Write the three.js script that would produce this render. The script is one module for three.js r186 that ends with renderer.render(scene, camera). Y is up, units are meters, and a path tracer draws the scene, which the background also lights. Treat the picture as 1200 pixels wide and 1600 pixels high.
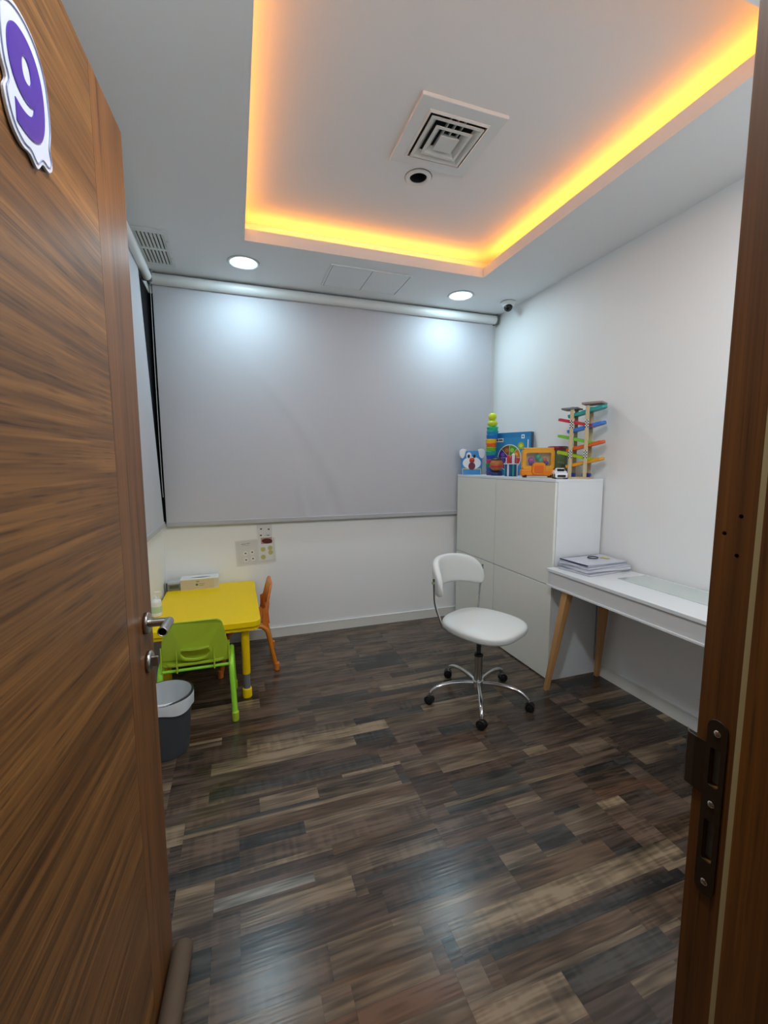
import * as THREE from 'three';
import { RoundedBoxGeometry } from 'three/addons/geometries/RoundedBoxGeometry.js';
import { mergeGeometries } from 'three/addons/utils/BufferGeometryUtils.js';
import { RectAreaLightUniformsLib } from 'three/addons/lights/RectAreaLightUniformsLib.js';
import { FontLoader } from 'three/addons/loaders/FontLoader.js';
import { TextGeometry } from 'three/addons/geometries/TextGeometry.js';

// ------------------------------------------------------------------ camera, light levels, exposure
RectAreaLightUniformsLib.init();
const scene = new THREE.Scene();
scene.background = new THREE.Color(0x0b0e14);                       // dusk outside the covered windows
const camera = new THREE.PerspectiveCamera(2 * Math.atan(800 / 674.43) * 180 / Math.PI, 0.75, 0.02, 50);
camera.rotation.order = 'YXZ';
camera.position.set(-2.237, 1.40, 3.472);
camera.rotation.set(-0.11264, -0.32886, -0.00124);
scene.add(camera);
const renderer = new THREE.WebGLRenderer();
renderer.toneMapping = THREE.LinearToneMapping;
renderer.toneMappingExposure = 1.0;
renderer.shadowMap.enabled = true;
const DOWNLIGHT = 142, DOWNLIGHT_COLOR = new THREE.Color(0.60, 0.87, 1.0);
const NEAR_DOWNLIGHT = 312, NEAR_COLOR = new THREE.Color(0.87, 0.95, 1.0);
const COVE = 28, COVE_COLOR = new THREE.Color(1.0, 0.33, 0.028);
const HALL = 120, HALL_COLOR = new THREE.Color(1.0, 0.93, 0.84);

// ------------------------------------------------------------------ helpers
let seed = 12345;
const rnd = () => { seed = (seed * 1664525 + 1013904223) >>> 0; return seed / 4294967296; };
const used = new Map();
function numbered(n) { const k = used.get(n) ?? 0; used.set(n, k + 1); return k ? n + '_' + String(k).padStart(3, '0') : n; }
function thing(name, label, category, pos = [0, 0, 0], turn = 0, group) {
  const o = new THREE.Group(); o.name = numbered(name); scene.add(o);
  o.position.set(...pos); o.rotation.y = turn; o.userData = { label, category };
  if (group) o.userData.group = group;
  return o;
}
function structure(name, label, pos = [0, 0, 0], turn = 0) {
  const o = new THREE.Group(); o.name = name; scene.add(o);
  o.position.set(...pos); o.rotation.y = turn; o.userData = { kind: 'structure', label };
  return o;
}
function part(name, geo, mat, parent, pos, rot, label) {
  const m = new THREE.Mesh(geo, mat); m.name = name;
  if (pos) m.position.set(...pos);
  if (rot) m.rotation.set(...rot);
  if (label) m.userData.label = label;
  parent.add(m); return m;
}
const box = (w, h, d, r = 0, s = 2) => r > 0 ? new RoundedBoxGeometry(w, h, d, s, Math.min(r, w / 2.01, h / 2.01, d / 2.01)) : new THREE.BoxGeometry(w, h, d);
const bx = (x0, x1, y0, y1, z0, z1) => new THREE.BoxGeometry(x1 - x0, y1 - y0, z1 - z0).translate((x0 + x1) / 2, (y0 + y1) / 2, (z0 + z1) / 2);
const V = (a) => new THREE.Vector3(...a);
const tube = (pts, r, n = 40, k = 12, tension = 0.5) => new THREE.TubeGeometry(new THREE.CatmullRomCurve3(pts.map(V), false, 'catmullrom', tension), n, r, k, false);
function poly(pts, r, n = 10) {                                      // straight runs with rounded corners
  const path = new THREE.CurvePath(), p = pts.map(V);
  let from = p[0];
  for (let i = 1; i < p.length - 1; i++) {
    const a = p[i].clone().lerp(p[i - 1], Math.min(0.49, r / p[i].distanceTo(p[i - 1]))), b = p[i].clone().lerp(p[i + 1], Math.min(0.49, r / p[i].distanceTo(p[i + 1])));
    path.add(new THREE.LineCurve3(from, a)); path.add(new THREE.QuadraticBezierCurve3(a, p[i], b)); from = b;
  }
  path.add(new THREE.LineCurve3(from, p[p.length - 1]));
  return path;
}
const bent = (pts, bend, radius, n = 60, k = 12) => new THREE.TubeGeometry(poly(pts, bend), n, radius, k, false);
const lathe = (pts, n = 32) => new THREE.LatheGeometry(pts.map(([x, y]) => new THREE.Vector2(x, y)), n);
function squareLathe(pts) {                                          // four-sided rings, flat faces
  const g = new THREE.LatheGeometry(pts.map(([x, y]) => new THREE.Vector2(x * Math.SQRT2, y)), 4).rotateY(Math.PI / 4).toNonIndexed();
  g.computeVertexNormals(); return g;
}
function roundRect(w, h, r, cx = 0, cy = 0, S = THREE.Shape) {
  const s = new S(), x = cx - w / 2, y = cy - h / 2;
  s.moveTo(x + r, y); s.lineTo(x + w - r, y); s.absarc(x + w - r, y + r, r, -Math.PI / 2, 0); s.lineTo(x + w, y + h - r); s.absarc(x + w - r, y + h - r, r, 0, Math.PI / 2);
  s.lineTo(x + r, y + h); s.absarc(x + r, y + h - r, r, Math.PI / 2, Math.PI); s.lineTo(x, y + r); s.absarc(x + r, y + r, r, Math.PI, Math.PI * 1.5);
  return s;
}
const extrude = (s, d, b = 0, seg = 2, curve = 12) => new THREE.ExtrudeGeometry(s, { depth: d, bevelEnabled: b > 0, bevelSize: b, bevelThickness: b, bevelSegments: seg, curveSegments: curve });
const cyl = (rt, rb, h, n = 24, open = false) => new THREE.CylinderGeometry(rt, rb, h, n, 1, open);
function between(a, b, rt, rb, n = 16) {                             // tapered rod from a (radius rt) to b (radius rb)
  const A = V(a), B = V(b), d = A.clone().sub(B), g = cyl(rt, rb, d.length(), n);
  g.applyQuaternion(new THREE.Quaternion().setFromUnitVectors(new THREE.Vector3(0, 1, 0), d.normalize()));
  return g.translate((A.x + B.x) / 2, (A.y + B.y) / 2, (A.z + B.z) / 2);
}
// tileable value noise
function noiseMaker(s) {
  const t = new Float32Array(4096); let k = s >>> 0;
  for (let i = 0; i < 4096; i++) { k = (k * 1664525 + 1013904223) >>> 0; t[i] = k / 4294967296; }
  const at = (x, y, px, py) => t[((((x % px) + px) % px) * 73 + (((y % py) + py) % py) * 1597) & 4095];
  return (x, y, px, py) => {
    const ix = Math.floor(x), iy = Math.floor(y), fx = x - ix, fy = y - iy, u = fx * fx * (3 - 2 * fx), v = fy * fy * (3 - 2 * fy);
    return (at(ix, iy, px, py) * (1 - u) + at(ix + 1, iy, px, py) * u) * (1 - v) + (at(ix, iy + 1, px, py) * (1 - u) + at(ix + 1, iy + 1, px, py) * u) * v;
  };
}
function texture(w, h, fn, srgb = true) {
  const d = new Uint8Array(w * h * 4);
  for (let y = 0; y < h; y++) for (let x = 0; x < w; x++) {
    const c = fn(x / w, y / h), i = (y * w + x) * 4;
    for (let k = 0; k < 3; k++) d[i + k] = Math.max(0, Math.min(255, Math.round((c.length ? c[k] : c) * 255)));
    d[i + 3] = 255;
  }
  const t = new THREE.DataTexture(d, w, h); t.wrapS = t.wrapT = THREE.RepeatWrapping; t.magFilter = THREE.LinearFilter; t.minFilter = THREE.LinearFilter;
  if (srgb) t.colorSpace = THREE.SRGBColorSpace;
  t.needsUpdate = true; return t;
}
const mat = (color, roughness = 0.5, o = {}) => new THREE.MeshPhysicalMaterial({ color, roughness, ...o });

// ------------------------------------------------------------------ materials
const nA = noiseMaker(7), nB = noiseMaker(99), nC = noiseMaker(4242);
const plasterBump = texture(256, 256, (u, v) => 0.5 + 0.3 * (nA(u * 64, v * 64, 64, 64) - 0.5) + 0.3 * (nB(u * 24, v * 24, 24, 24) - 0.5), false);
const wallPaint = mat(0xeeeeed, 0.55, { bumpMap: plasterBump, bumpScale: 0.0004 });
const ceilingPaint = mat(0xf0f0f0, 0.8, { bumpMap: plasterBump, bumpScale: 0.0003 });
const trimWhite = mat(0xe2e0da, 0.4);
const white = mat(0xe6e6e4, 0.35);
const offWhite = mat(0xd9d8d2, 0.45);
const darkFrame = mat(0x08090c, 0.6, { specularIntensity: 0.25 });
const black = mat(0x0c0c0d, 0.45);
const blackGloss = mat(0x0a0a0c, 0.12);
const grey = mat(0x6c6f72, 0.5);
const chrome = mat(0xcfd0d2, 0.13, { metalness: 1 });
const steel = mat(0xb9b6b0, 0.28, { metalness: 1 });
const bronze = mat(0x4d4134, 0.38, { metalness: 0.8 });
// wood veneer of the door and its frame (grain along u)
const veneer = (n1, n2, amp) => texture(1024, 1024, (u, v) => {
  const w = v + 0.006 * (n1(u * 2, v * 5, 2, 5) - 0.5), f = n1(u * 9, w * 330, 9, 330), f2 = n2(u * 5, w * 150, 5, 150), g = n2(u * 3, w * 52, 3, 52), b = n2(u * 2, w * 13, 2, 13), pore = Math.max(0, n1(u * 16, w * 420, 16, 420) - 0.72) * 1.6;
  const t = (0.34 * (f - 0.5) + 0.34 * (f2 - 0.5) + 0.40 * (g - 0.5) + 0.42 * (b - 0.5) - pore) * amp + 0.5;
  return [0.285 + 0.33 * t, 0.168 + 0.250 * t, 0.060 + 0.152 * t];
});
const veneerA = veneer(nA, nB, 1.0), veneerB = veneer(nC, nA, 0.7);
const doorWood = mat(0xffffff, 0.44, { map: veneerA }), stileWood = mat(0xf6ece6, 0.44, { map: veneerB });
const frameWood = mat(0xe8d8b4, 0.42, { map: veneerB });
const beech = mat(0xffffff, 0.5, { map: texture(256, 256, (u, v) => { const t = nB(u * 3, v * 60, 3, 60) * 0.6 + nA(u * 2, v * 14, 2, 14) * 0.4; return [0.66 + 0.14 * t, 0.47 + 0.14 * t, 0.28 + 0.12 * t]; }) });
// reclaimed-look floor boards: three grains, tinted
const grains = [0, 1, 2].map((k) => { const a = [nA, nB, nC][k], b = [nC, nA, nB][k]; return texture(512, 256, (u, v) => {
  const w = v + 0.03 * (b(u * 4, v * 5, 4, 5) - 0.5), f = a(u * 14, w * 110, 14, 110), g = b(u * 6, w * 34, 6, 34), c = a(u * 4, v * 7, 4, 7), saw = k === 2 ? 0.16 * (b(u * 90, v * 4, 90, 4) - 0.5) : 0, bl = b(u * 16, v * 12, 16, 12);
  const t = 0.80 + 0.34 * (f - 0.5) + 0.30 * (g - 0.5) + 0.40 * (c - 0.5) + 0.16 * (bl - 0.5) + saw; return [t * 1.01, t, t * 0.98]; }); });
const grainBump = texture(512, 256, (u, v) => 0.5 + 0.6 * (nB(u * 14, v * 110, 14, 110) - 0.5) + 0.5 * (nA(u * 40, v * 20, 40, 20) - 0.5), false);
const TONES = { D: [0x4a4541, 0x45413e], d: [0x56463d, 0x50423a], m: [0x675447, 0x635146, 0x5f4f45], l: [0x746353, 0x705f4e], L: [0x8f7b64, 0x877460], r: [0x634a3b, 0x65503f], g: [0x969088] };
const boardMats = {};
for (const k in TONES) boardMats[k] = TONES[k].flatMap((c) => grains.map((g) => mat(c, 0.235, { map: g, bumpMap: grainBump, bumpScale: 0.00022 })));

// ------------------------------------------------------------------ room shell
const W = 2.756, H = 2.689, DZ = 3.10, UP = 2.85, T = 0.16;           // width, ceiling, door wall, upper ceiling, wall thickness
const CX0 = -2.14, CX1 = -0.548, CZ0 = 0.682, CZ1 = 2.508;            // cove opening
{ // floor with separate boards
  const floor = structure('floor', 'dark patchwork wood-look plank floor');
  part('subfloor', bx(-W - T, T, -0.12, -0.006, -T, DZ + T), mat(0x201b18, 0.9), floor);
  const cw = 0.04, rh = 0.02, NX = Math.ceil(W / cw), NZ = Math.round((DZ + T) / rh), id = new Int32Array(NX * NZ).fill(-1), tone = [];
  const X0 = -W;
  // measured boards: x0, x1, z0, z1, tone
  const known = [
    [-1.44, -1.43, 2.23, 2.3, 'D'], [-1.07, -0.98, 2.64, 2.65, 'L'], [-2.05, -1.82, 2.35, 2.36, 'L'], [-1.06, -0.94, 2.17, 2.19, 'D'], [-0.96, -0.85, 1.82, 1.85, 'L'],
    [-2.53, -2.36, 1.24, 1.26, 'L'], [-2.06, -2, 2.49, 2.55, 'L'], [-2.36, -1.94, 2.05, 2.06, 'L'], [-0.86, -0.75, 2.19, 2.23, 'L'], [-1.23, -1.06, 2.09, 2.12, 'L'],
    [-2.49, -1.97, 1.8, 1.81, 'D'], [-2.55, -2.49, 1.76, 1.85, 'L'], [-0.24, -0.13, 2, 2.05, 'L'], [-1.29, -1.13, 2.71, 2.75, 'L'], [-0.82, -0.59, 2.03, 2.06, 'D'],
    [-1.42, -1.32, 0.87, 0.94, 'L'], [-1.48, -0.76, 2, 2.01, 'L'], [-2.44, -2.36, 2.25, 2.34, 'D'], [-2.49, -2.37, 2.05, 2.11, 'L'], [-1.83, -1.57, 1.69, 1.72, 'L'],
    [-1.57, -1.4, 1.76, 1.81, 'r'], [-2.48, -2.37, 2.1, 2.18, 'l'], [-1.79, -1.47, 0.89, 0.92, 'L'], [-2.07, -1.72, 2.45, 2.48, 'r'], [-2.37, -2.02, 2.12, 2.15, 'g'],
    [-1.99, -1.72, 2.55, 2.59, 'r'], [-2.36, -1.97, 2.08, 2.11, 'd'], [-1.26, -1.08, 1.52, 1.59, 'D'], [-2.26, -2.02, 1.9, 1.96, 'D'], [-1.99, -1.75, 2.48, 2.54, 'l'],
    [-1.89, -1.38, 2.19, 2.22, 'D'], [-1.47, -1.08, 2.03, 2.07, 'D'], [-0.71, -0.52, 1.86, 1.95, 'l'], [-2.21, -1.97, 1.71, 1.79, 'L'], [-0.98, -0.73, 1.87, 1.95, 'd'],
    [-1.86, -1.52, 1.02, 1.08, 'D'], [-1.66, -1.29, 1.29, 1.35, 'D'], [-1.44, -1.07, 2.63, 2.69, 'D'], [-2.27, -1.9, 2.17, 2.24, 'L'], [-2.11, -1.54, 0.64, 0.69, 'L'],
    [-2.03, -1.74, 2.37, 2.47, 'l'], [-1.6, -0.85, 2.52, 2.56, 'D'], [-1.87, -1.56, 1.15, 1.25, 'l'], [-1.44, -1.11, 1.6, 1.7, 'r'], [-1.63, -1.13, 2.54, 2.61, 'r'],
    [-1.4, -1.01, 2.33, 2.42, 'r'], [-2.53, -2.26, 1.84, 1.98, 'm'], [-2.26, -1.82, 2.25, 2.34, 'd'], [-1.95, -1.58, 1.71, 1.82, 'l'], [-2.55, -2.25, 1.29, 1.43, 'd'],
    [-2.41, -1.64, 1.61, 1.67, 'D'], [-2.38, -1.7, 1.44, 1.51, 'L'], [-0.49, -0.11, 1.87, 2, 'd'], [-1.69, -0.77, 2.42, 2.49, 'L'], [-1.53, -1.15, 0.59, 0.78, 'D'],
    [-0.9, -0.51, 1.48, 1.71, 'd'],
  ];
  for (const [x0, x1, z0, z1, t] of known) {
    const c0 = Math.max(0, Math.round((x0 - X0) / cw)), c1 = Math.min(NX, Math.round((x1 - X0) / cw)), r0 = Math.max(0, Math.round(z0 / rh)), r1 = Math.min(NZ, Math.max(r0 + 1, Math.round(z1 / rh)));
    const k = tone.push(t) - 1;
    for (let r = r0; r < r1; r++) for (let c = c0; c < c1; c++) if (id[r * NX + c] < 0) id[r * NX + c] = k;
  }
  const rects = [], done = new Uint8Array(NX * NZ), pick = ['m', 'd', 'm', 'l', 'd', 'm', 'r', 'D', 'l', 'm', 'd', 'm', 'm', 'r', 'L'];
  for (let r = 0; r < NZ; r++) for (let c = 0; c < NX; c++) {
    const i = r * NX + c; if (done[i]) continue;
    const k = id[i], free = k < 0, maxC = free ? 14 + Math.floor(rnd() * 20) : 99, maxR = free ? 3 + Math.floor(rnd() * 3) : 99;
    let c1 = c; while (c1 < NX && c1 - c < maxC && !done[r * NX + c1] && id[r * NX + c1] === k) c1++;
    let r1 = r + 1;
    for (; r1 < NZ && r1 - r < maxR; r1++) { let ok = true; for (let q = c; q < c1 && ok; q++) if (done[r1 * NX + q] || id[r1 * NX + q] !== k) ok = false; if (!ok) break; }
    for (let q = r; q < r1; q++) for (let p = c; p < c1; p++) done[q * NX + p] = 1;
    rects.push([X0 + c * cw, Math.min(0, X0 + c1 * cw), r * rh, r1 * rh, free ? pick[Math.floor(rnd() * pick.length)] : tone[k]]);
  }
  rects.sort((a, b) => (b[3] * 3 + (b[1] - b[0]) * (b[3] - b[2]) * 20) - (a[3] * 3 + (a[1] - a[0]) * (a[3] - a[2]) * 20));
  const rest = [];
  rects.forEach(([x0, x1, z0, z1, t], n) => {
    const g = bx(x0 + 0.00012, x1 - 0.00012, -0.012, -rnd() * 0.0001, z0 + 0.00012, z1 - 0.00012), p = g.attributes.position, uv = g.attributes.uv, ou = rnd(), ov = rnd();
    for (let i = 0; i < p.count; i++) uv.setXY(i, p.getX(i) * 0.9 + ou, p.getZ(i) * 1.9 + ov);
    const list = boardMats[t]; if (n < 300) part('floor_board', g, list[Math.floor(rnd() * list.length)], floor); else rest.push(g);
  });
  if (rest.length) part('far_boards', mergeGeometries(rest), boardMats.m[0], floor).userData.kind = 'stuff';
}
const WIN0 = 0.96, WIN1 = 2.565, LWZ = 2.0;                            // window sill and head, end of the left window
{
  const back = structure('wall_back', 'white wall below and around the covered back window');
  part('plaster', mergeGeometries([bx(-W - T, T, 0, WIN0, -T, 0), bx(-W - T, T, WIN1, UP + 0.1, -T, 0), bx(-0.06, T, WIN0, WIN1, -T, 0)]), wallPaint, back);
  const left = structure('wall_left', 'white wall below and around the covered side window');
  part('plaster', mergeGeometries([bx(-W - T, -W, 0, WIN0, 0, DZ + T), bx(-W - T, -W, WIN1, UP + 0.1, 0, DZ + T), bx(-W - T, -W, WIN0, WIN1, LWZ, DZ + T)]), wallPaint, left);
  const right = structure('wall_right', 'plain white wall behind the desk and cabinet');
  part('plaster', bx(0, T, 0, UP + 0.1, -T, DZ + T), wallPaint, right);
  const front = structure('wall_front', 'white wall holding the doorway');
  part('plaster', mergeGeometries([bx(-W, -2.575, 0, UP + 0.1, DZ, DZ + T), bx(-1.63, 0, 0, UP + 0.1, DZ, DZ + T), bx(-2.575, -1.63, 2.215, UP + 0.1, DZ, DZ + T)]), wallPaint, front);
  // windows behind the blinds
  const glass = new THREE.MeshPhysicalMaterial({ color: 0x30363c, roughness: 0.05, transmission: 1, thickness: 0 });
  const w1 = structure('window_1', 'dark framed back window behind the roller blind');
  part('frame', mergeGeometries([bx(-W - T, -2.69, WIN0, WIN1, -0.12, -0.004), bx(-0.10, -0.06, WIN0, WIN1, -0.12, -0.03), bx(-2.69, -0.1, WIN0, WIN0 + 0.05, -0.12, -0.03), bx(-2.69, -0.1, WIN1 - 0.05, WIN1, -0.12, -0.03), bx(-1.42, -1.37, WIN0, WIN1, -0.12, -0.03)]), darkFrame, w1);
  part('pane', bx(-2.69, -1.42, WIN0 + 0.05, WIN1 - 0.05, -0.085, -0.079), glass, w1);
  part('pane', bx(-1.37, -0.10, WIN0 + 0.05, WIN1 - 0.05, -0.085, -0.079), glass, w1);
  const w2 = structure('window_2', 'dark framed side window behind the roller blind');
  part('frame', mergeGeometries([bx(-W - 0.12, -W - 0.004, WIN0, WIN1, 0, 0.55), bx(-W - 0.12, -W - 0.03, WIN0, WIN1, LWZ - 0.05, LWZ), bx(-W - 0.12, -W - 0.03, WIN0, WIN0 + 0.05, 0.55, LWZ - 0.05), bx(-W - 0.12, -W - 0.03, WIN1 - 0.05, WIN1, 0.55, LWZ - 0.05)]), darkFrame, w2);
  part('pane', bx(-W - 0.085, -W - 0.079, WIN0 + 0.05, WIN1 - 0.05, 0.55, LWZ - 0.05), glass, w2);
  // skirting
  const skirt = (n, l, g, cap) => { const s = structure(n, l); part('board', g, trimWhite, s); part('cap', cap, white, s); };
  skirt('baseboard_back', 'white skirting along the back wall', bx(-W, 0, 0, 0.074, 0, 0.010), bx(-W, 0, 0.074, 0.080, 0, 0.012));
  skirt('baseboard_right', 'white skirting along the right wall', bx(-0.010, 0, 0, 0.074, 0.012, DZ), bx(-0.012, 0, 0.074, 0.080, 0.012, DZ));
  skirt('baseboard_left', 'white skirting along the left wall', bx(-W, -W + 0.010, 0, 0.074, 0.012, DZ), bx(-W, -W + 0.012, 0.074, 0.080, 0.012, DZ));
  skirt('baseboard_front', 'white skirting beside the doorway', bx(-1.56, -0.012, 0, 0.074, DZ - 0.010, DZ), bx(-1.56, -0.012, 0.074, 0.080, DZ - 0.012, DZ));
  // ceiling: dropped border with a lit cove around a raised centre
  const ceiling = structure('ceiling', 'white ceiling with a raised centre and hidden amber cove light');
  const s = new THREE.Shape([[-W, 0], [0, 0], [0, -DZ], [-W, -DZ]].map(([x, y]) => new THREE.Vector2(x, y)).reverse());
  s.holes.push(new THREE.Path([[CX0, -CZ0], [CX1, -CZ0], [CX1, -CZ1], [CX0, -CZ1]].map(([x, y]) => new THREE.Vector2(x, y))));
  s.holes.push(new THREE.Path([[-2.728, -0.215], [-2.576, -0.215], [-2.576, -0.625], [-2.728, -0.625]].map(([x, y]) => new THREE.Vector2(x, y))));
  part('dropped_border', extrude(s, 0.066).rotateX(-Math.PI / 2).translate(0, H, 0), ceilingPaint, ceiling);
  const up = new THREE.Shape([[-W - T, T], [-W - T, -DZ - T], [T, -DZ - T], [T, T]].map(([x, y]) => new THREE.Vector2(x, y)));
  up.holes.push(new THREE.Path([[-1.431, -1.426], [-1.153, -1.426], [-1.153, -1.704], [-1.431, -1.704]].map(([x, y]) => new THREE.Vector2(x, y))));
  const spotHole = new THREE.Path(); spotHole.absarc(-1.300, -1.275, 0.046, 0, Math.PI * 2, true); up.holes.push(spotHole);
  part('raised_centre', extrude(up, 0.1, 0, 1, 24).rotateX(-Math.PI / 2).translate(0, UP, 0), ceilingPaint, ceiling);
  const o = 0.13;
  part('cove_upstand', mergeGeometries([bx(CX0 - o - 0.02, CX0 - o, H + 0.066, UP, CZ0 - o, CZ1 + o), bx(CX1 + o, CX1 + o + 0.02, H + 0.066, UP, CZ0 - o, CZ1 + o), bx(CX0 - o - 0.02, CX1 + o + 0.02, H + 0.066, UP, CZ0 - o - 0.02, CZ0 - o), bx(CX0 - o - 0.02, CX1 + o + 0.02, H + 0.066, UP, CZ1 + o, CZ1 + o + 0.02)]), ceilingPaint, ceiling);
}
{ // corridor outside the doorway, where the camera stands
  const c = structure('wall_corridor', 'cream walls of the corridor outside the doorway');
  part('plaster', mergeGeometries([bx(-4.3, -4.2, 0, 2.6, DZ + T, 5.1), bx(0.3, 0.4, 0, 2.6, DZ + T, 5.1), bx(-4.3, 0.4, 0, 2.6, 5.0, 5.1), bx(-4.3, -W - T, 0, 2.6, DZ + 0.04, DZ + T), bx(T, 0.4, 0, 2.6, DZ + 0.04, DZ + T)]), mat(0xcfc8ba, 0.6), c);
  const f = structure('floor_corridor', 'plain corridor floor'); part('slab', bx(-4.3, 0.4, -0.12, 0, DZ + T, 5.1), mat(0x5a4d44, 0.4), f);
  const k = structure('ceiling_corridor', 'corridor ceiling'); part('slab', bx(-4.3, 0.4, 2.6, 2.7, DZ + T, 5.1), ceilingPaint, k);
}
// ------------------------------------------------------------------ lamps
function downlight(x, y, z, label, level, color, group) {
  const o = thing('downlight', label, 'ceiling light', [x, y, z], 0, group);
  part('trim_ring', lathe([[0.083, -0.001], [0.086, -0.006], [0.096, -0.006], [0.102, 0.0], [0.083, 0.0]], 40), white, o);
  part('diffuser', cyl(0.084, 0.084, 0.003, 40).translate(0, -0.0016, 0), new THREE.MeshStandardMaterial({ color: 0xffffff, emissive: color, emissiveIntensity: 3 }), o);
  const l = new THREE.RectAreaLight(color, level, 0.115, 0.115); l.position.set(0, -0.0045, 0); l.rotation.x = -Math.PI / 2; o.add(l);
}
downlight(-2.14, H, 0.385, 'round flush downlight in front of the blind, beside the slotted vent', DOWNLIGHT, DOWNLIGHT_COLOR);
downlight(-0.54, H, 0.345, 'round flush downlight in front of the blind, beside the dome camera', DOWNLIGHT, DOWNLIGHT_COLOR);
downlight(-1.92, H, 2.80, 'round flush downlight between the doorway and the number door', NEAR_DOWNLIGHT * 1.45, NEAR_COLOR);
downlight(-0.62, H, 2.80, 'round flush downlight between the doorway and the desk wall', NEAR_DOWNLIGHT * 0.75, NEAR_COLOR);
downlight(-2.0, 2.6, 4.3, 'round flush downlight in the corridor ceiling', HALL, HALL_COLOR);
{ // amber LED tape lying in the cove
  const glow = new THREE.MeshStandardMaterial({ color: 0xffe0a0, emissive: COVE_COLOR, emissiveIntensity: 6 }), e = 0.055, y = H + 0.066;
  const run = (x, z, len, along, where) => {
    const o = thing('led_strip', 'amber led tape hidden in the ceiling cove ' + where, 'led strip', [x, y, z], along === 'x' ? 0 : Math.PI / 2);
    part('tape', bx(-len / 2, len / 2, 0, 0.004, -0.005, 0.005), glow, o);
    const l = new THREE.RectAreaLight(COVE_COLOR, COVE, len, 0.012); l.position.set(0, 0.006, 0); l.rotation.x = Math.PI / 2; o.add(l);
  };
  const mx = (CX0 + CX1) / 2, mz = (CZ0 + CZ1) / 2, lx = CX1 - CX0, lz = CZ1 - CZ0;
  run(mx, CZ0 - e, lx, 'x', 'towards the back blind'); run(mx, CZ1 + e, lx, 'x', 'towards the doorway');
  run(CX0 - e, mz, lz, 'z', 'over the children table side'); run(CX1 + e, mz, lz, 'z', 'over the desk side');
}
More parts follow.
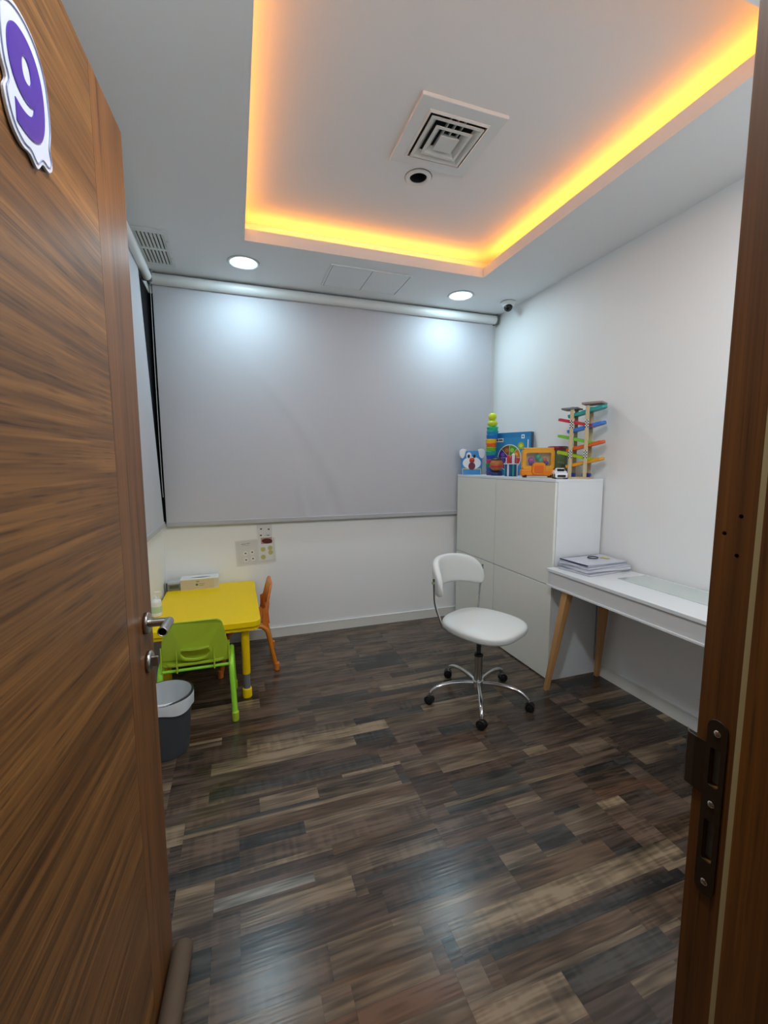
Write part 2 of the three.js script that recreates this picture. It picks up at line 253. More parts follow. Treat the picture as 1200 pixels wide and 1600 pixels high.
// ------------------------------------------------------------------ door, frame
const doorTurn = Math.atan2(0.9973, 0.0741);
const DW = 0.86, DH = 2.163, ST = 0.19;
{
  const door = structure('door_1', 'open brown wood veneer door with steel lever handle', [-2.524, 0, 3.098], doorTurn);
  const uvMap = (g, alongY, su = 0.9, sv = 1.15, ou = 0, ov = 0) => { const p = g.attributes.position, n = g.attributes.normal, uv = g.attributes.uv; for (let i = 0; i < p.count; i++) { const a = Math.abs(n.getZ(i)) > 0.5 ? p.getX(i) : p.getX(i) + p.getZ(i), b = p.getY(i); alongY ? uv.setXY(i, b * su * 0.6 + ou, a * sv + ov) : uv.setXY(i, a * su + ou, b * sv + ov); } return g; };
  part('core', bx(0.001, DW - 0.001, 0.012, DH - 0.001, -0.038, -0.004), stileWood, door);
  part('panel', uvMap(bx(0, DW - ST - 0.0012, 0.010, DH, -0.010, 0), false), doorWood, door, null, null, 'wide veneer panel with level grain');
  part('panel', uvMap(bx(0, DW - ST - 0.0012, 0.010, DH, -0.042, -0.032), false), doorWood, door);
  part('stile', uvMap(bx(DW - ST, DW, 0.010, DH, -0.010, 0), true, 1, 1, 0.3, 0.1), stileWood, door, null, null, 'upright strip with vertical grain');
  part('stile', uvMap(bx(DW - ST, DW, 0.010, DH, -0.042, -0.032), true, 1, 1, 0.1, 0.5), stileWood, door);
  for (const side of [1, -1]) {
    const z = side > 0 ? 0 : -0.042;
    const h = part('lever_handle', lathe([[0, 0.011], [0.024, 0.011], [0.0265, 0.008], [0.0265, 0], [0, 0]], 32).rotateX(side * Math.PI / 2).translate(DW - 0.062, 1.006, z), steel, door, null, null, 'round-bar steel lever on a round rose');
    part('neck', cyl(0.0105, 0.0105, 0.05, 20).rotateX(Math.PI / 2).translate(DW - 0.062, 1.006, z + side * 0.033), steel, h);
    const g = mergeGeometries([new THREE.SphereGeometry(0.0112, 20, 12).translate(DW - 0.062, 1.006, z + side * 0.055).toNonIndexed(), lathe([[0.0088, -0.036], [0.0112, -0.036], [0.0112, 0.036], [0.0088, 0.036], [0.0088, -0.036]], 24).rotateZ(Math.PI / 2).translate(DW - 0.098, 1.006, z + side * 0.055).toNonIndexed()]);
    part('lever', g, steel, h);
    const k = part('lock_rose', lathe([[0, 0.012], [0.022, 0.012], [0.0265, 0.008], [0.0265, 0], [0, 0]], 32).rotateX(side * Math.PI / 2).translate(DW - 0.062, 0.906, z), steel, door, null, null, 'round steel thumb-turn below the lever');
    part('thumb_turn', box(0.007, 0.026, 0.016, 0.003).translate(DW - 0.062, 0.906, z + side * 0.018), steel, k);
  }
  for (const y of [0.25, 1.1, 1.95]) part('hinge', cyl(0.007, 0.007, 0.09, 12).translate(-0.004, y, -0.046), steel, door);
  // door frame
  const frame = structure('trim_1', 'brown wood door frame with bronze strike plate');
  const jamb = (g, l) => { uvMap(g, true, 1, 1.4, 0.2, 0.7); return part('jamb', g, frameWood, frame, null, null, l); };
  const js = new THREE.Shape([[DZ - 0.004, 0], [DZ + 0.049, 0], [DZ + 0.049, 2.17], [DZ - 0.004, 2.17]].map(([a, b]) => new THREE.Vector2(a, b)));   // local x = depth (z), y = height
  for (const [cy, hh] of [[1.009, 0.052], [0.906, 0.058]]) js.holes.push(roundRect(0.013, hh, 0.002, DZ + 0.0215, cy, THREE.Path));
  for (const [y, z] of [[1.313, 3.108], [1.288, 3.124], [1.336, 3.125]]) { const q = new THREE.Path(); q.absarc(z, y, 0.0026, 0, Math.PI * 2, true); js.holes.push(q); }
  const jg = extrude(js, 0.038).rotateY(-Math.PI / 2).translate(-1.629, 0, 0), jp = jg.attributes.position, ju = jg.attributes.uv;
  for (let i = 0; i < jp.count; i++) ju.setXY(i, jp.getY(i) * 0.6 + 0.2, (jp.getX(i) + jp.getZ(i)) * 1.4 + 0.7);
  part('jamb', jg, frameWood, frame, null, null, 'upright on the latch side, with pockets and screw holes');
  jamb(bx(-2.576, -2.534, 0, 2.17, DZ + 0.004, DZ + 0.049), 'upright on the hinge side');
  jamb(bx(-2.576, -1.629, 2.172, 2.216, DZ + 0.004, DZ + 0.049), 'head of the frame');
  const stop = (g) => part('door_stop', uvMap(g, true, 1, 1.4, 0.6, 0.3), frameWood, frame);
  stop(bx(-1.681, -1.629, 0, 2.158, DZ + 0.056, DZ + T + 0.004)); stop(bx(-2.576, -2.520, 0, 2.158, DZ + 0.056, DZ + T + 0.004)); stop(bx(-2.576, -1.629, 2.160, 2.216, DZ + 0.056, DZ + T + 0.004));
  const seal = mat(0xb5a274, 0.7);
  for (const g of [bx(-1.6795, -1.66, 0, 2.16, DZ + 0.049, DZ + 0.056), bx(-2.54, -2.5215, 0, 2.16, DZ + 0.049, DZ + 0.056), bx(-2.54, -1.66, 2.1605, 2.17, DZ + 0.049, DZ + 0.056)]) part('cream_seal', g, seal, frame);
  // strike plate, bent lip towards the room
  const sp = roundRect(0.024, 0.245, 0.0118);                       // local x = depth, y = height
  for (const [cy, hh] of [[0.058, 0.052], [-0.045, 0.058]]) sp.holes.push(roundRect(0.013, hh, 0.003, 0, cy, THREE.Path));
  const plate = part('strike_plate', extrude(sp, 0.0016, 0.0004, 1).rotateY(-Math.PI / 2).translate(-1.667, 0.951, DZ + 0.0215), bronze, frame, null, null, 'bronze strike plate with two openings');
  { // the lip as a bent sheet
    const pts = [[-1.668, DZ + 0.012], [-1.669, DZ - 0.004], [-1.668, DZ - 0.014], [-1.660, DZ - 0.021]], g = [];
    for (let i = 0; i < 3; i++) { const [xa, za] = pts[i], [xb, zb] = pts[i + 1], len = Math.hypot(xb - xa, zb - za); g.push(new THREE.BoxGeometry(0.0016, 0.072, len + 0.001).rotateY(Math.atan2(xb - xa, zb - za)).translate((xa + xb) / 2, 1.002, (za + zb) / 2)); }
    part('lip', mergeGeometries(g), bronze, plate);
  }
  for (const [cy, hh] of [[1.009, 0.052], [0.906, 0.058]]) part('latch_pocket', bx(-1.660, -1.658, cy - hh / 2, cy + hh / 2, DZ + 0.014, DZ + 0.029), mat(0x7b7e82, 0.45), plate);
  for (const y of [1.056, 0.958, 0.846]) { const sc = part('screw', lathe([[0, 0.0022], [0.003, 0.002], [0.0045, 0.0006], [0.0045, 0]], 16).rotateZ(Math.PI / 2).translate(-1.6684, y, DZ + 0.0215), chrome, plate); }
}
{ // draught stopper along the foot of the door
  const o = thing('draught_stopper', 'brown padded fabric draught stopper along the foot of the door', 'draught stopper', [-2.524, 0, 3.098], doorTurn);
  const pts = [[0, 0], [0.016, 0.001], [0.025, 0.008], [0.0275, 0.02], [0.0275, 0.835], [0.025, 0.847], [0.016, 0.854], [0, 0.855]];
  part('roll', lathe(pts, 24).rotateZ(-Math.PI / 2).translate(0.0, 0.0278, 0.031), mat(0x5c4a3a, 0.8, { sheen: 0.3 }), o);
  part('seam', bx(0.01, 0.85, 0.026, 0.029, 0.0035, 0.007), mat(0x40332a, 0.9), o);
}
{ // number sign on the door
  const o = thing('door_number_sign', 'purple number nine on a white outlined acrylic plate on the door', 'door sign', [-2.524, 0, 3.098], doorTurn);
  const font = await new FontLoader().loadAsync('fonts/droid/droid_sans_bold.typeface.json');
  const backing = new THREE.Shape(), P = [[-0.062, 0.035], [-0.056, 0.066], [-0.030, 0.086], [0.004, 0.092], [0.036, 0.083], [0.056, 0.060], [0.064, 0.025], [0.064, -0.015], [0.056, -0.048], [0.060, -0.066], [0.048, -0.078], [0.030, -0.078], [0.012, -0.094], [-0.006, -0.086], [-0.024, -0.088], [-0.044, -0.080], [-0.056, -0.062], [-0.060, -0.042], [-0.052, -0.026], [-0.060, -0.006]];
  const curve = new THREE.CatmullRomCurve3(P.map(([x, y]) => new THREE.Vector3(x, y, 0)), true).getPoints(100);
  backing.setFromPoints(curve.map((p) => new THREE.Vector2(p.x, p.y)));
  const b = part('backing', extrude(backing, 0.003, 0.0006, 1), mat(0xdfe3f2, 0.2, { clearcoat: 0.6, clearcoatRoughness: 0.1 }), o, [0.404, 1.911, 0.002]);
  const rim = tube(curve.filter((_, i) => i % 2 === 0).map((p) => [p.x * 0.93, p.y * 0.93, 0.0046]), 0.0008, 160, 6); part('outline', rim, mat(0x8d93b4, 0.3), b);
  const nine = new THREE.Shape(); nine.absellipse(0, 0.028, 0.043, 0.052, 0, Math.PI * 2, false);
  const N = new TextGeometry('9', { font, size: 0.123, depth: 0.0012, curveSegments: 10, bevelEnabled: true, bevelSize: 0.0042, bevelThickness: 0.0006, bevelSegments: 2 }); N.computeBoundingBox();
  const bb = N.boundingBox; N.translate(-(bb.min.x + bb.max.x) / 2, -(bb.min.y + bb.max.y) / 2, 0.0035);
  part('numeral', N, mat(0x4a2c9c, 0.25), b, null, null, 'purple numeral 9');
}
// ------------------------------------------------------------------ roller blinds
const weave = texture(256, 256, (u, v) => 0.5 + 0.25 * Math.sin(u * 128 * 2 * Math.PI) * Math.sin(v * 128 * 2 * Math.PI) + 0.3 * (nC(u * 60, v * 60, 60, 60) - 0.5), false);
const blindCloth = mat(0xc4c2c7, 0.75, { bumpMap: weave, bumpScale: 0.0003, side: THREE.DoubleSide });
function cloth(w0, w1, y0, y1, fold, nx = 200, ny = 90) {             // local: x along the wall, z off the wall; w0/w1 = [bottom, top]
  const g = new THREE.BufferGeometry(), p = [], uv = [], ix = [];
  for (const back of [0, 1]) for (let j = 0; j <= ny; j++) for (let i = 0; i <= nx; i++) {
    const v = j / ny, u = i / nx, a = w0[0] + (w0[1] - w0[0]) * v, b = w1[0] + (w1[1] - w1[0]) * v, x = a + (b - a) * u, y = y0 + (y1 - y0) * v;
    p.push(x, y, fold(u, v) - back * 0.0008); uv.push(x * 4, y * 4);
  }
  const n = (nx + 1) * (ny + 1);
  for (const back of [0, 1]) for (let j = 0; j < ny; j++) for (let i = 0; i < nx; i++) {
    const a = back * n + j * (nx + 1) + i, b = a + 1, c = a + nx + 1, d = c + 1;
    back ? ix.push(a, c, b, b, c, d) : ix.push(a, b, c, b, d, c);
  }
  g.setAttribute('position', new THREE.Float32BufferAttribute(p, 3)); g.setAttribute('uv', new THREE.Float32BufferAttribute(uv, 2)); g.setIndex(ix); g.computeVertexNormals(); return g;
}
{
  const o = thing('roller_blind', 'wide grey roller blind covering the back window', 'roller blind', [0, 0, 0]);
  const top = 2.632;
  part('fabric', cloth([-2.727, -2.731], [-0.042, -0.045], 0.975, top, (u, v) => { const fold = (c, w) => Math.exp(-Math.pow((u - c) / w, 2)), down = Math.min(1, Math.max(0, (0.85 - v) * 1.35)); return 0.028 + 0.0045 * fold(0.50 - 0.18 * v - 0.30 * v * v, 0.024) * down - 0.0020 * fold(0.465 - 0.18 * v - 0.30 * v * v, 0.028) * down + 0.005 * fold(0.375 - 0.10 * v, 0.012) * Math.max(0, 0.34 - v) * 2.6 + 0.0035 * Math.sin(u * 5.2 + 1) * (1 - v) + 0.002 * fold(0.70 + 0.25 * v, 0.05) * (1 - v); }), blindCloth, o, null, null, 'grey lilac cloth with slanting creases');
  part('roller', cyl(0.036, 0.036, 2.70, 32).rotateZ(Math.PI / 2).translate(-1.385, 2.646, 0.046), white, o, null, null, 'white roller tube along the ceiling');
  for (const x of [-2.742, -0.028]) part('bracket', box(0.010, 0.078, 0.075, 0.004).translate(x, 2.648, 0.044), grey, o);
  part('bottom_bar', box(2.69, 0.036, 0.012, 0.005).translate(-1.385, 0.959, 0.030), mat(0xb6b4b6, 0.4), o, null, null, 'pale hem bar');
  for (const [dx, dz] of [[0, 0]]) part('pull_chain', tube([[-2.739 + dx, 2.62, 0.052 + dz], [-2.741 + dx, 1.9, 0.048 + dz], [-2.739 + dx, 1.3, 0.047 + dz], [-2.736, 1.16, 0.05]], 0.0016, 40, 6), white, o);
  const s = thing('roller_blind', 'grey roller blind on the side window beside the door', 'roller blind', [-W, 0, 0], Math.PI / 2);
  // local x runs towards -z of the room, local z into the room
  part('fabric', cloth([-1.98, -1.98], [-0.085, -0.47], 0.985, 2.565, (u, v) => 0.018 + 0.003 * Math.sin(u * 7) * (1 - v)), blindCloth, s);
  part('roller', cyl(0.028, 0.028, 1.75, 32).rotateZ(Math.PI / 2).translate(-1.16, 2.572, 0.033), white, s);
  for (const x of [-2.042, -0.278]) part('bracket', box(0.012, 0.075, 0.062, 0.004).translate(x, 2.580, 0.032), grey, s);
  part('bottom_bar', box(1.91, 0.036, 0.012, 0.005).translate(-1.028, 0.969, 0.020), mat(0xb6b4b6, 0.4), s);
}
// ------------------------------------------------------------------ ceiling fittings
{
  const o = thing('air_diffuser', 'square white four way air diffuser on the raised ceiling', 'air vent', [-1.292, UP, 1.565]);
  const frame = new THREE.Shape([[-0.195, -0.195], [0.195, -0.195], [0.195, 0.195], [-0.195, 0.195]].map((a) => new THREE.Vector2(...a)));
  frame.holes.push(new THREE.Path([[-0.142, -0.142], [0.142, -0.142], [0.142, 0.142], [-0.142, 0.142]].map((a) => new THREE.Vector2(...a))));
  part('frame', extrude(frame, 0.012, 0.002, 1).rotateX(Math.PI / 2).translate(0, -0.002, 0), white, o);
  part('collar', squareLathe([[0.147, -0.003], [0.142, -0.018], [0.133, -0.022], [0.133, -0.018], [0.140, -0.003]]), white, o);
  const sheetMetal = mat(0x8b8e90, 0.5, { metalness: 0.6 });
  part('duct', mergeGeometries([bx(-0.142, -0.139, 0.0, 0.42, -0.142, 0.142), bx(0.139, 0.142, 0.0, 0.42, -0.142, 0.142), bx(-0.139, 0.139, 0.0, 0.42, -0.142, -0.139), bx(-0.139, 0.139, 0.0, 0.42, 0.139, 0.142), bx(-0.142, 0.142, 0.42, 0.423, -0.142, 0.142)]), sheetMetal, o, null, null, 'sheet metal duct above the louvres');
  const ring = (r0, r1, y0, y1) => part('louvre', squareLathe([[r0, y0], [r1, y1 + 0.004], [r1 + 0.001, y1], [r1 - 0.011, y1 - 0.001], [r0 - 0.003, y0 - 0.001], [r0, y0]]), offWhite, o);
  ring(0.092, 0.123, -0.008, -0.026); ring(0.055, 0.086, -0.008, -0.030);
  part('centre_plate', squareLathe([[0, -0.031], [0.043, -0.033], [0.045, -0.031], [0.034, -0.012], [0, -0.010]]), offWhite, o);
  for (const a of [-1, 0, 1]) { part('vane', bx(a * 0.034 - 0.002, a * 0.034 + 0.002, -0.018, -0.004, -0.139, 0.139), offWhite, o); }
  const p = thing('recessed_spot', 'small round dark recessed spot beside the air diffuser', 'ceiling spot', [-1.300, UP, 1.275]);
  part('trim_ring', lathe([[0.043, -0.002], [0.046, -0.008], [0.062, -0.007], [0.070, 0], [0.043, 0]], 36), white, p);
  part('cup', lathe([[0.0445, -0.003], [0.0435, 0.03], [0.036, 0.060], [0.026, 0.072], [0, 0.074]], 36), mat(0x241f1d, 0.5, { side: THREE.DoubleSide }), p, null, null, 'dark anti-glare cup');
  part('lens', lathe([[0, 0.064], [0.018, 0.065], [0.025, 0.070]], 24), mat(0x3a3633, 0.15), p);
  const v = thing('slotted_vent', 'white slotted ceiling grille in the corner above the blinds', 'air vent', [-2.652, H, 0.42]);
  const face = new THREE.Shape([[-0.092, -0.235], [0.092, -0.235], [0.092, 0.235], [-0.092, 0.235]].map((a) => new THREE.Vector2(...a)));
  for (const [a, b] of [[-0.198, -0.012], [0.012, 0.198]]) face.holes.push(new THREE.Path([[-0.074, a], [0.074, a], [0.074, b], [-0.074, b]].map((q) => new THREE.Vector2(...q))));
  part('plate', extrude(face, 0.007, 0.001, 1).rotateX(Math.PI / 2).translate(0, -0.001, 0), white, v);
  for (const z of [-0.105, 0.105]) for (let i = 0; i < 8; i++) part('slat', box(0.0138, 0.006, 0.188, 0.001).translate(-0.070 + i * 0.020, -0.006, z), offWhite, v);
  part('plenum', mergeGeometries([bx(-0.077, -0.074, 0.0, 0.148, -0.206, 0.206), bx(0.074, 0.077, 0.0, 0.148, -0.206, 0.206), bx(-0.074, 0.074, 0.0, 0.148, -0.206, -0.203), bx(-0.074, 0.074, 0.0, 0.148, 0.203, 0.206), bx(-0.077, 0.077, 0.148, 0.15, -0.206, 0.206)]), mat(0x8b8e90, 0.5, { metalness: 0.6 }), v, null, null, 'sheet metal box above the slats');
  for (const x of [-0.087, 0.087]) for (const z of [-0.1, 0.12]) part('screw', cyl(0.0035, 0.0035, 0.002, 10).translate(x * 0.97, -0.0095, z), steel, v);
  const a = thing('ceiling_access_panel', 'flush white ceiling access panel with two leaves', 'access panel', [-1.315, H, 0.378]);
  part('backing', bx(-0.277, 0.277, -0.0005, 0.0, -0.167, 0.167), ceilingPaint, a);
  for (const x of [-0.137, 0.137]) part('leaf', box(0.268, 0.007, 0.326, 0.001).translate(x, -0.004, 0), ceilingPaint, a);
  const fr = (g) => part('frame', g, ceilingPaint, a);
  fr(bx(-0.287, -0.277, -0.008, 0, -0.177, 0.177)); fr(bx(0.277, 0.287, -0.008, 0, -0.177, 0.177)); fr(bx(-0.277, 0.277, -0.008, 0, 0.167, 0.177)); fr(bx(-0.277, 0.277, -0.008, 0, -0.177, -0.167));
  const c = thing('security_camera', 'small white dome security camera in the ceiling corner', 'camera', [-0.112, H, 0.345]);
  part('base', lathe([[0, 0], [0.058, 0], [0.058, -0.010], [0.053, -0.020], [0.047, -0.024], [0, -0.024]], 32), white, c);
  part('housing', lathe([[0.047, -0.022], [0.046, -0.036], [0.040, -0.044], [0, -0.046]], 32), white, c);
  part('dome', new THREE.SphereGeometry(0.034, 28, 18).translate(-0.006, -0.045, 0.014), blackGloss, c);
}
// ------------------------------------------------------------------ wall sheets
function canvasMat(w, h, draw, rough = 0.5, o = {}) {
  const c = document.createElement('canvas'); c.width = w; c.height = h; const x = c.getContext('2d'); draw(x, w, h);
  const t = new THREE.CanvasTexture(c); t.colorSpace = THREE.SRGBColorSpace; t.magFilter = THREE.LinearFilter; t.minFilter = THREE.LinearFilter;
  return mat(0xffffff, rough, { map: t, ...o });
}
function sheet(name, label, w, h, m, pos, tilt, edge = white) {
  const o = thing(name, label, 'paper', pos);
  const g = new THREE.BoxGeometry(w, h, 0.0012).rotateZ(tilt);
  const k = new THREE.Mesh(g, [edge, edge, edge, edge, m, edge]); k.name = 'paper'; o.add(k); return o;
}
sheet('instruction_sheet', 'wide pale printed sheet taped on the wall under the blind', 0.30, 0.20, canvasMat(300, 200, (x, w, h) => {
  x.fillStyle = '#dedcd9'; x.fillRect(0, 0, w, h); x.fillStyle = '#d4d1ce'; x.fillRect(8, 8, w - 16, h - 16);
  x.fillStyle = '#5a5652'; x.fillRect(46, 28, 34, 3); x.fillRect(86, 26, 24, 3); x.fillStyle = '#8f8b87'; x.fillRect(46, 40, 60, 2);
  for (const [a, b] of [[72, 104], [122, 100], [72, 156], [124, 152]]) { x.fillStyle = '#e4e1da'; x.beginPath(); x.arc(a, b, 18, 0, 7); x.fill(); x.fillStyle = '#2a2725'; x.beginPath(); x.ellipse(a, b, 7, 5, 0, 0, 7); x.fill(); }
}), [-2.113, 0.712, 0.0016], 0.05);
sheet('picture_strip', 'narrow strip of small pictures overlapping the pale wall sheet', 0.112, 0.285, canvasMat(112, 285, (x, w, h) => {
  x.fillStyle = '#dcdad8'; x.fillRect(0, 0, w, h);
  for (const [a, b] of [[30, 34], [88, 40], [26, 84]]) { x.fillStyle = '#dedcd6'; x.beginPath(); x.arc(a, b, 17, 0, 7); x.fill(); x.fillStyle = '#2a2725'; x.beginPath(); x.ellipse(a, b, 8, 5, 0, 0, 7); x.fill(); }
  x.fillStyle = '#c9d4da'; x.fillRect(52, 76, 46, 16); x.fillStyle = '#4a4a48'; x.fillRect(70, 85, 20, 5);
  x.fillStyle = '#b98f88'; x.fillRect(24, 104, 84, 50); x.fillStyle = '#5d1d1c'; x.beginPath(); x.ellipse(70, 132, 40, 20, 0.1, 0, 7); x.fill(); x.fillStyle = '#33201f'; x.fillRect(34, 124, 20, 6); x.fillStyle = '#303544'; x.fillRect(88, 136, 18, 12);
  for (const [a, b] of [[36, 196], [90, 190], [92, 226], [34, 258]]) { x.fillStyle = '#c2bb77'; x.beginPath(); x.arc(a, b, 19, 0, 7); x.fill(); x.fillStyle = '#8d8a4a'; x.beginPath(); x.arc(a - 6, b - 4, 2.5, 0, 7); x.arc(a + 6, b - 4, 2.5, 0, 7); x.fill(); x.fillRect(a - 8, b + 6, 16, 2); }
}), [-2.040, 0.782, 0.0036], 0.03);

// ------------------------------------------------------------------ cabinet
const CT = 1.30;
{
  const x0 = -0.385, z0 = 0.062, z1 = 1.305, o = thing('storage_cabinet', 'tall white four door cabinet holding the toys', 'cabinet', [x0, 0, z0]);
  const L = z1 - z0, D = -x0 - 0.013, body = mat(0xe6e8ea, 0.42), dm = mat(0xe9e8df, 0.34);
  part('body', bx(0.020, D, 0.006, CT - 0.018, 0.002, L - 0.018), body, o);
  part('side_panel', bx(0.020, D, 0.0, CT - 0.018, L - 0.018, L), body, o);
  part('top_panel', box(D - 0.0, 0.018, L, 0.0015).translate(D / 2, CT - 0.009, L / 2), body, o);
  const split = 0.598, ys = 0.628;
  for (const [a, b] of [[0.002, split - 0.002], [split + 0.002, L - 0.001]]) for (const [c, d] of [[0.008, ys - 0.0022], [ys + 0.0022, CT - 0.020]]) part('door', box(0.018, d - c, b - a, 0.0022).translate(0.009, (c + d) / 2, (a + b) / 2), dm, o);
}
// ------------------------------------------------------------------ desk and papers
const DT = 0.756;
{
  const xf = -0.442, z0 = 1.322, L = 1.20, o = thing('writing_desk', 'slim white desk with pale wood tapered legs', 'desk', [xf, 0, z0]), D = -xf - 0.014;
  const wm = mat(0xdcdcdd, 0.35);
  part('desk_top', box(D, 0.018, L, 0.002).translate(D / 2, DT - 0.009, L / 2), wm, o);
  part('drawer_front', box(0.016, 0.082, L - 0.012, 0.002).translate(0.018, 0.697, L / 2), mat(0xd3d2d2, 0.4), o);
  part('apron', mergeGeometries([bx(0.026, D - 0.004, 0.655, DT - 0.018, 0.006, 0.022), bx(0.026, D - 0.004, 0.655, DT - 0.018, L - 0.022, L - 0.006), bx(D - 0.02, D - 0.004, 0.655, DT - 0.018, 0.022, L - 0.022)]), wm, o);
  part('bottom_panel', box(D - 0.004, 0.012, L - 0.004, 0.002).translate(D / 2, 0.650, L / 2), wm, o);
  part('glass_insert', box(0.205, 0.003, 0.72, 0.001).translate(0.305, DT + 0.0012, 0.70), mat(0xb9c2bd, 0.06, { clearcoat: 1, clearcoatRoughness: 0.03 }), o, null, null, 'greenish glass plate let into the top');
  for (const [x, z, fx, fz] of [[0.052, 0.135, -0.020, 0.066], [D - 0.085, 0.135, D - 0.014, 0.030], [0.052, L - 0.135, -0.020, L - 0.066], [D - 0.085, L - 0.135, D - 0.014, L - 0.030]]) {
    const g = new THREE.BoxGeometry(1, 1, 1, 1, 1, 1), p = g.attributes.position, uv = g.attributes.uv;
    for (let i = 0; i < p.count; i++) { const up = p.getY(i) > 0, w = up ? 0.046 : 0.024, y = up ? 0.646 : 0; uv.setXY(i, y * 0.8, (p.getX(i) + p.getZ(i)) * 0.05 + 0.3); p.setXYZ(i, (up ? x : fx) + p.getX(i) * w, y, (up ? z : fz) + p.getZ(i) * w); }
    const h = g.toNonIndexed(); h.computeVertexNormals(); part('leg', h, beech, o);
  }
}
{
  const pages = mat(0xd6d6de, 0.7), cover = mat(0xc9cad6, 0.35), greyCover = mat(0x9d9da6, 0.45), blue = mat(0x1f2248, 0.4);
  const doc = (label, w, d, h, x, y, z, turn, cm, extra) => {
    const o = thing('document_folder', label, 'folder', [x, DT + y, z], turn, 'folders stacked on the desk');
    part('pages', box(w - 0.006, h - 0.003, d - 0.006, 0.001).translate(0, h / 2 - 0.0005, 0), pages, o);
    const g = new THREE.PlaneGeometry(w, d, 24, 12).rotateX(-Math.PI / 2), p = g.attributes.position;
    for (let i = 0; i < p.count; i++) p.setY(i, h - 0.0008 + 0.003 * Math.pow(Math.abs(p.getX(i)) / (w / 2), 4) * Math.sin(p.getZ(i) * 31 + w * 90));
    g.computeVertexNormals(); part('cover', g, cm, o); part('bottom_cover', box(w, 0.0012, d, 0.0004).translate(0, 0.0006, 0), cm, o);
    if (extra) extra(o); return o;
  };
  doc('grey document wallet at the bottom of the desk paper stack', 0.335, 0.225, 0.014, -0.205, 0.0005, 1.456, 0.11, greyCover);
  doc('thick bundle of white papers in the middle of the desk stack', 0.335, 0.23, 0.018, -0.198, 0.0165, 1.450, -0.02, pages);
  doc('white papers in a clear folder near the stack top', 0.33, 0.215, 0.012, -0.203, 0.0365, 1.446, 0.10, cover);
  doc('clear plastic folder with navy spine on top of the papers', 0.325, 0.215, 0.007, -0.19, 0.0505, 1.440, 0.04, cover, (o) => {
    part('spine', cyl(0.0035, 0.0035, 0.215, 10).rotateX(Math.PI / 2).translate(-0.1625, 0.005, 0), blue, o, null, null, 'navy binding edge');
    part('edge', cyl(0.0018, 0.0018, 0.325, 8).rotateZ(Math.PI / 2).translate(0, 0.0065, -0.1075), blue, o);
  });
  const r = thing('rubber_band', 'black elastic band lying on the top folder', 'rubber band', [-0.165, DT + 0.0620, 1.405], 0.3);
  part('loop', new THREE.TorusGeometry(0.034, 0.0032, 8, 40).rotateX(Math.PI / 2).scale(1, 1, 0.8), black, r);
  const n = thing('sticky_note', 'small yellow sticky note on the top folder', 'sticky note', [-0.095, DT + 0.0592, 1.43], 0.2);
  part('note', box(0.03, 0.0008, 0.05), mat(0xc9bd5c, 0.8), n);
}
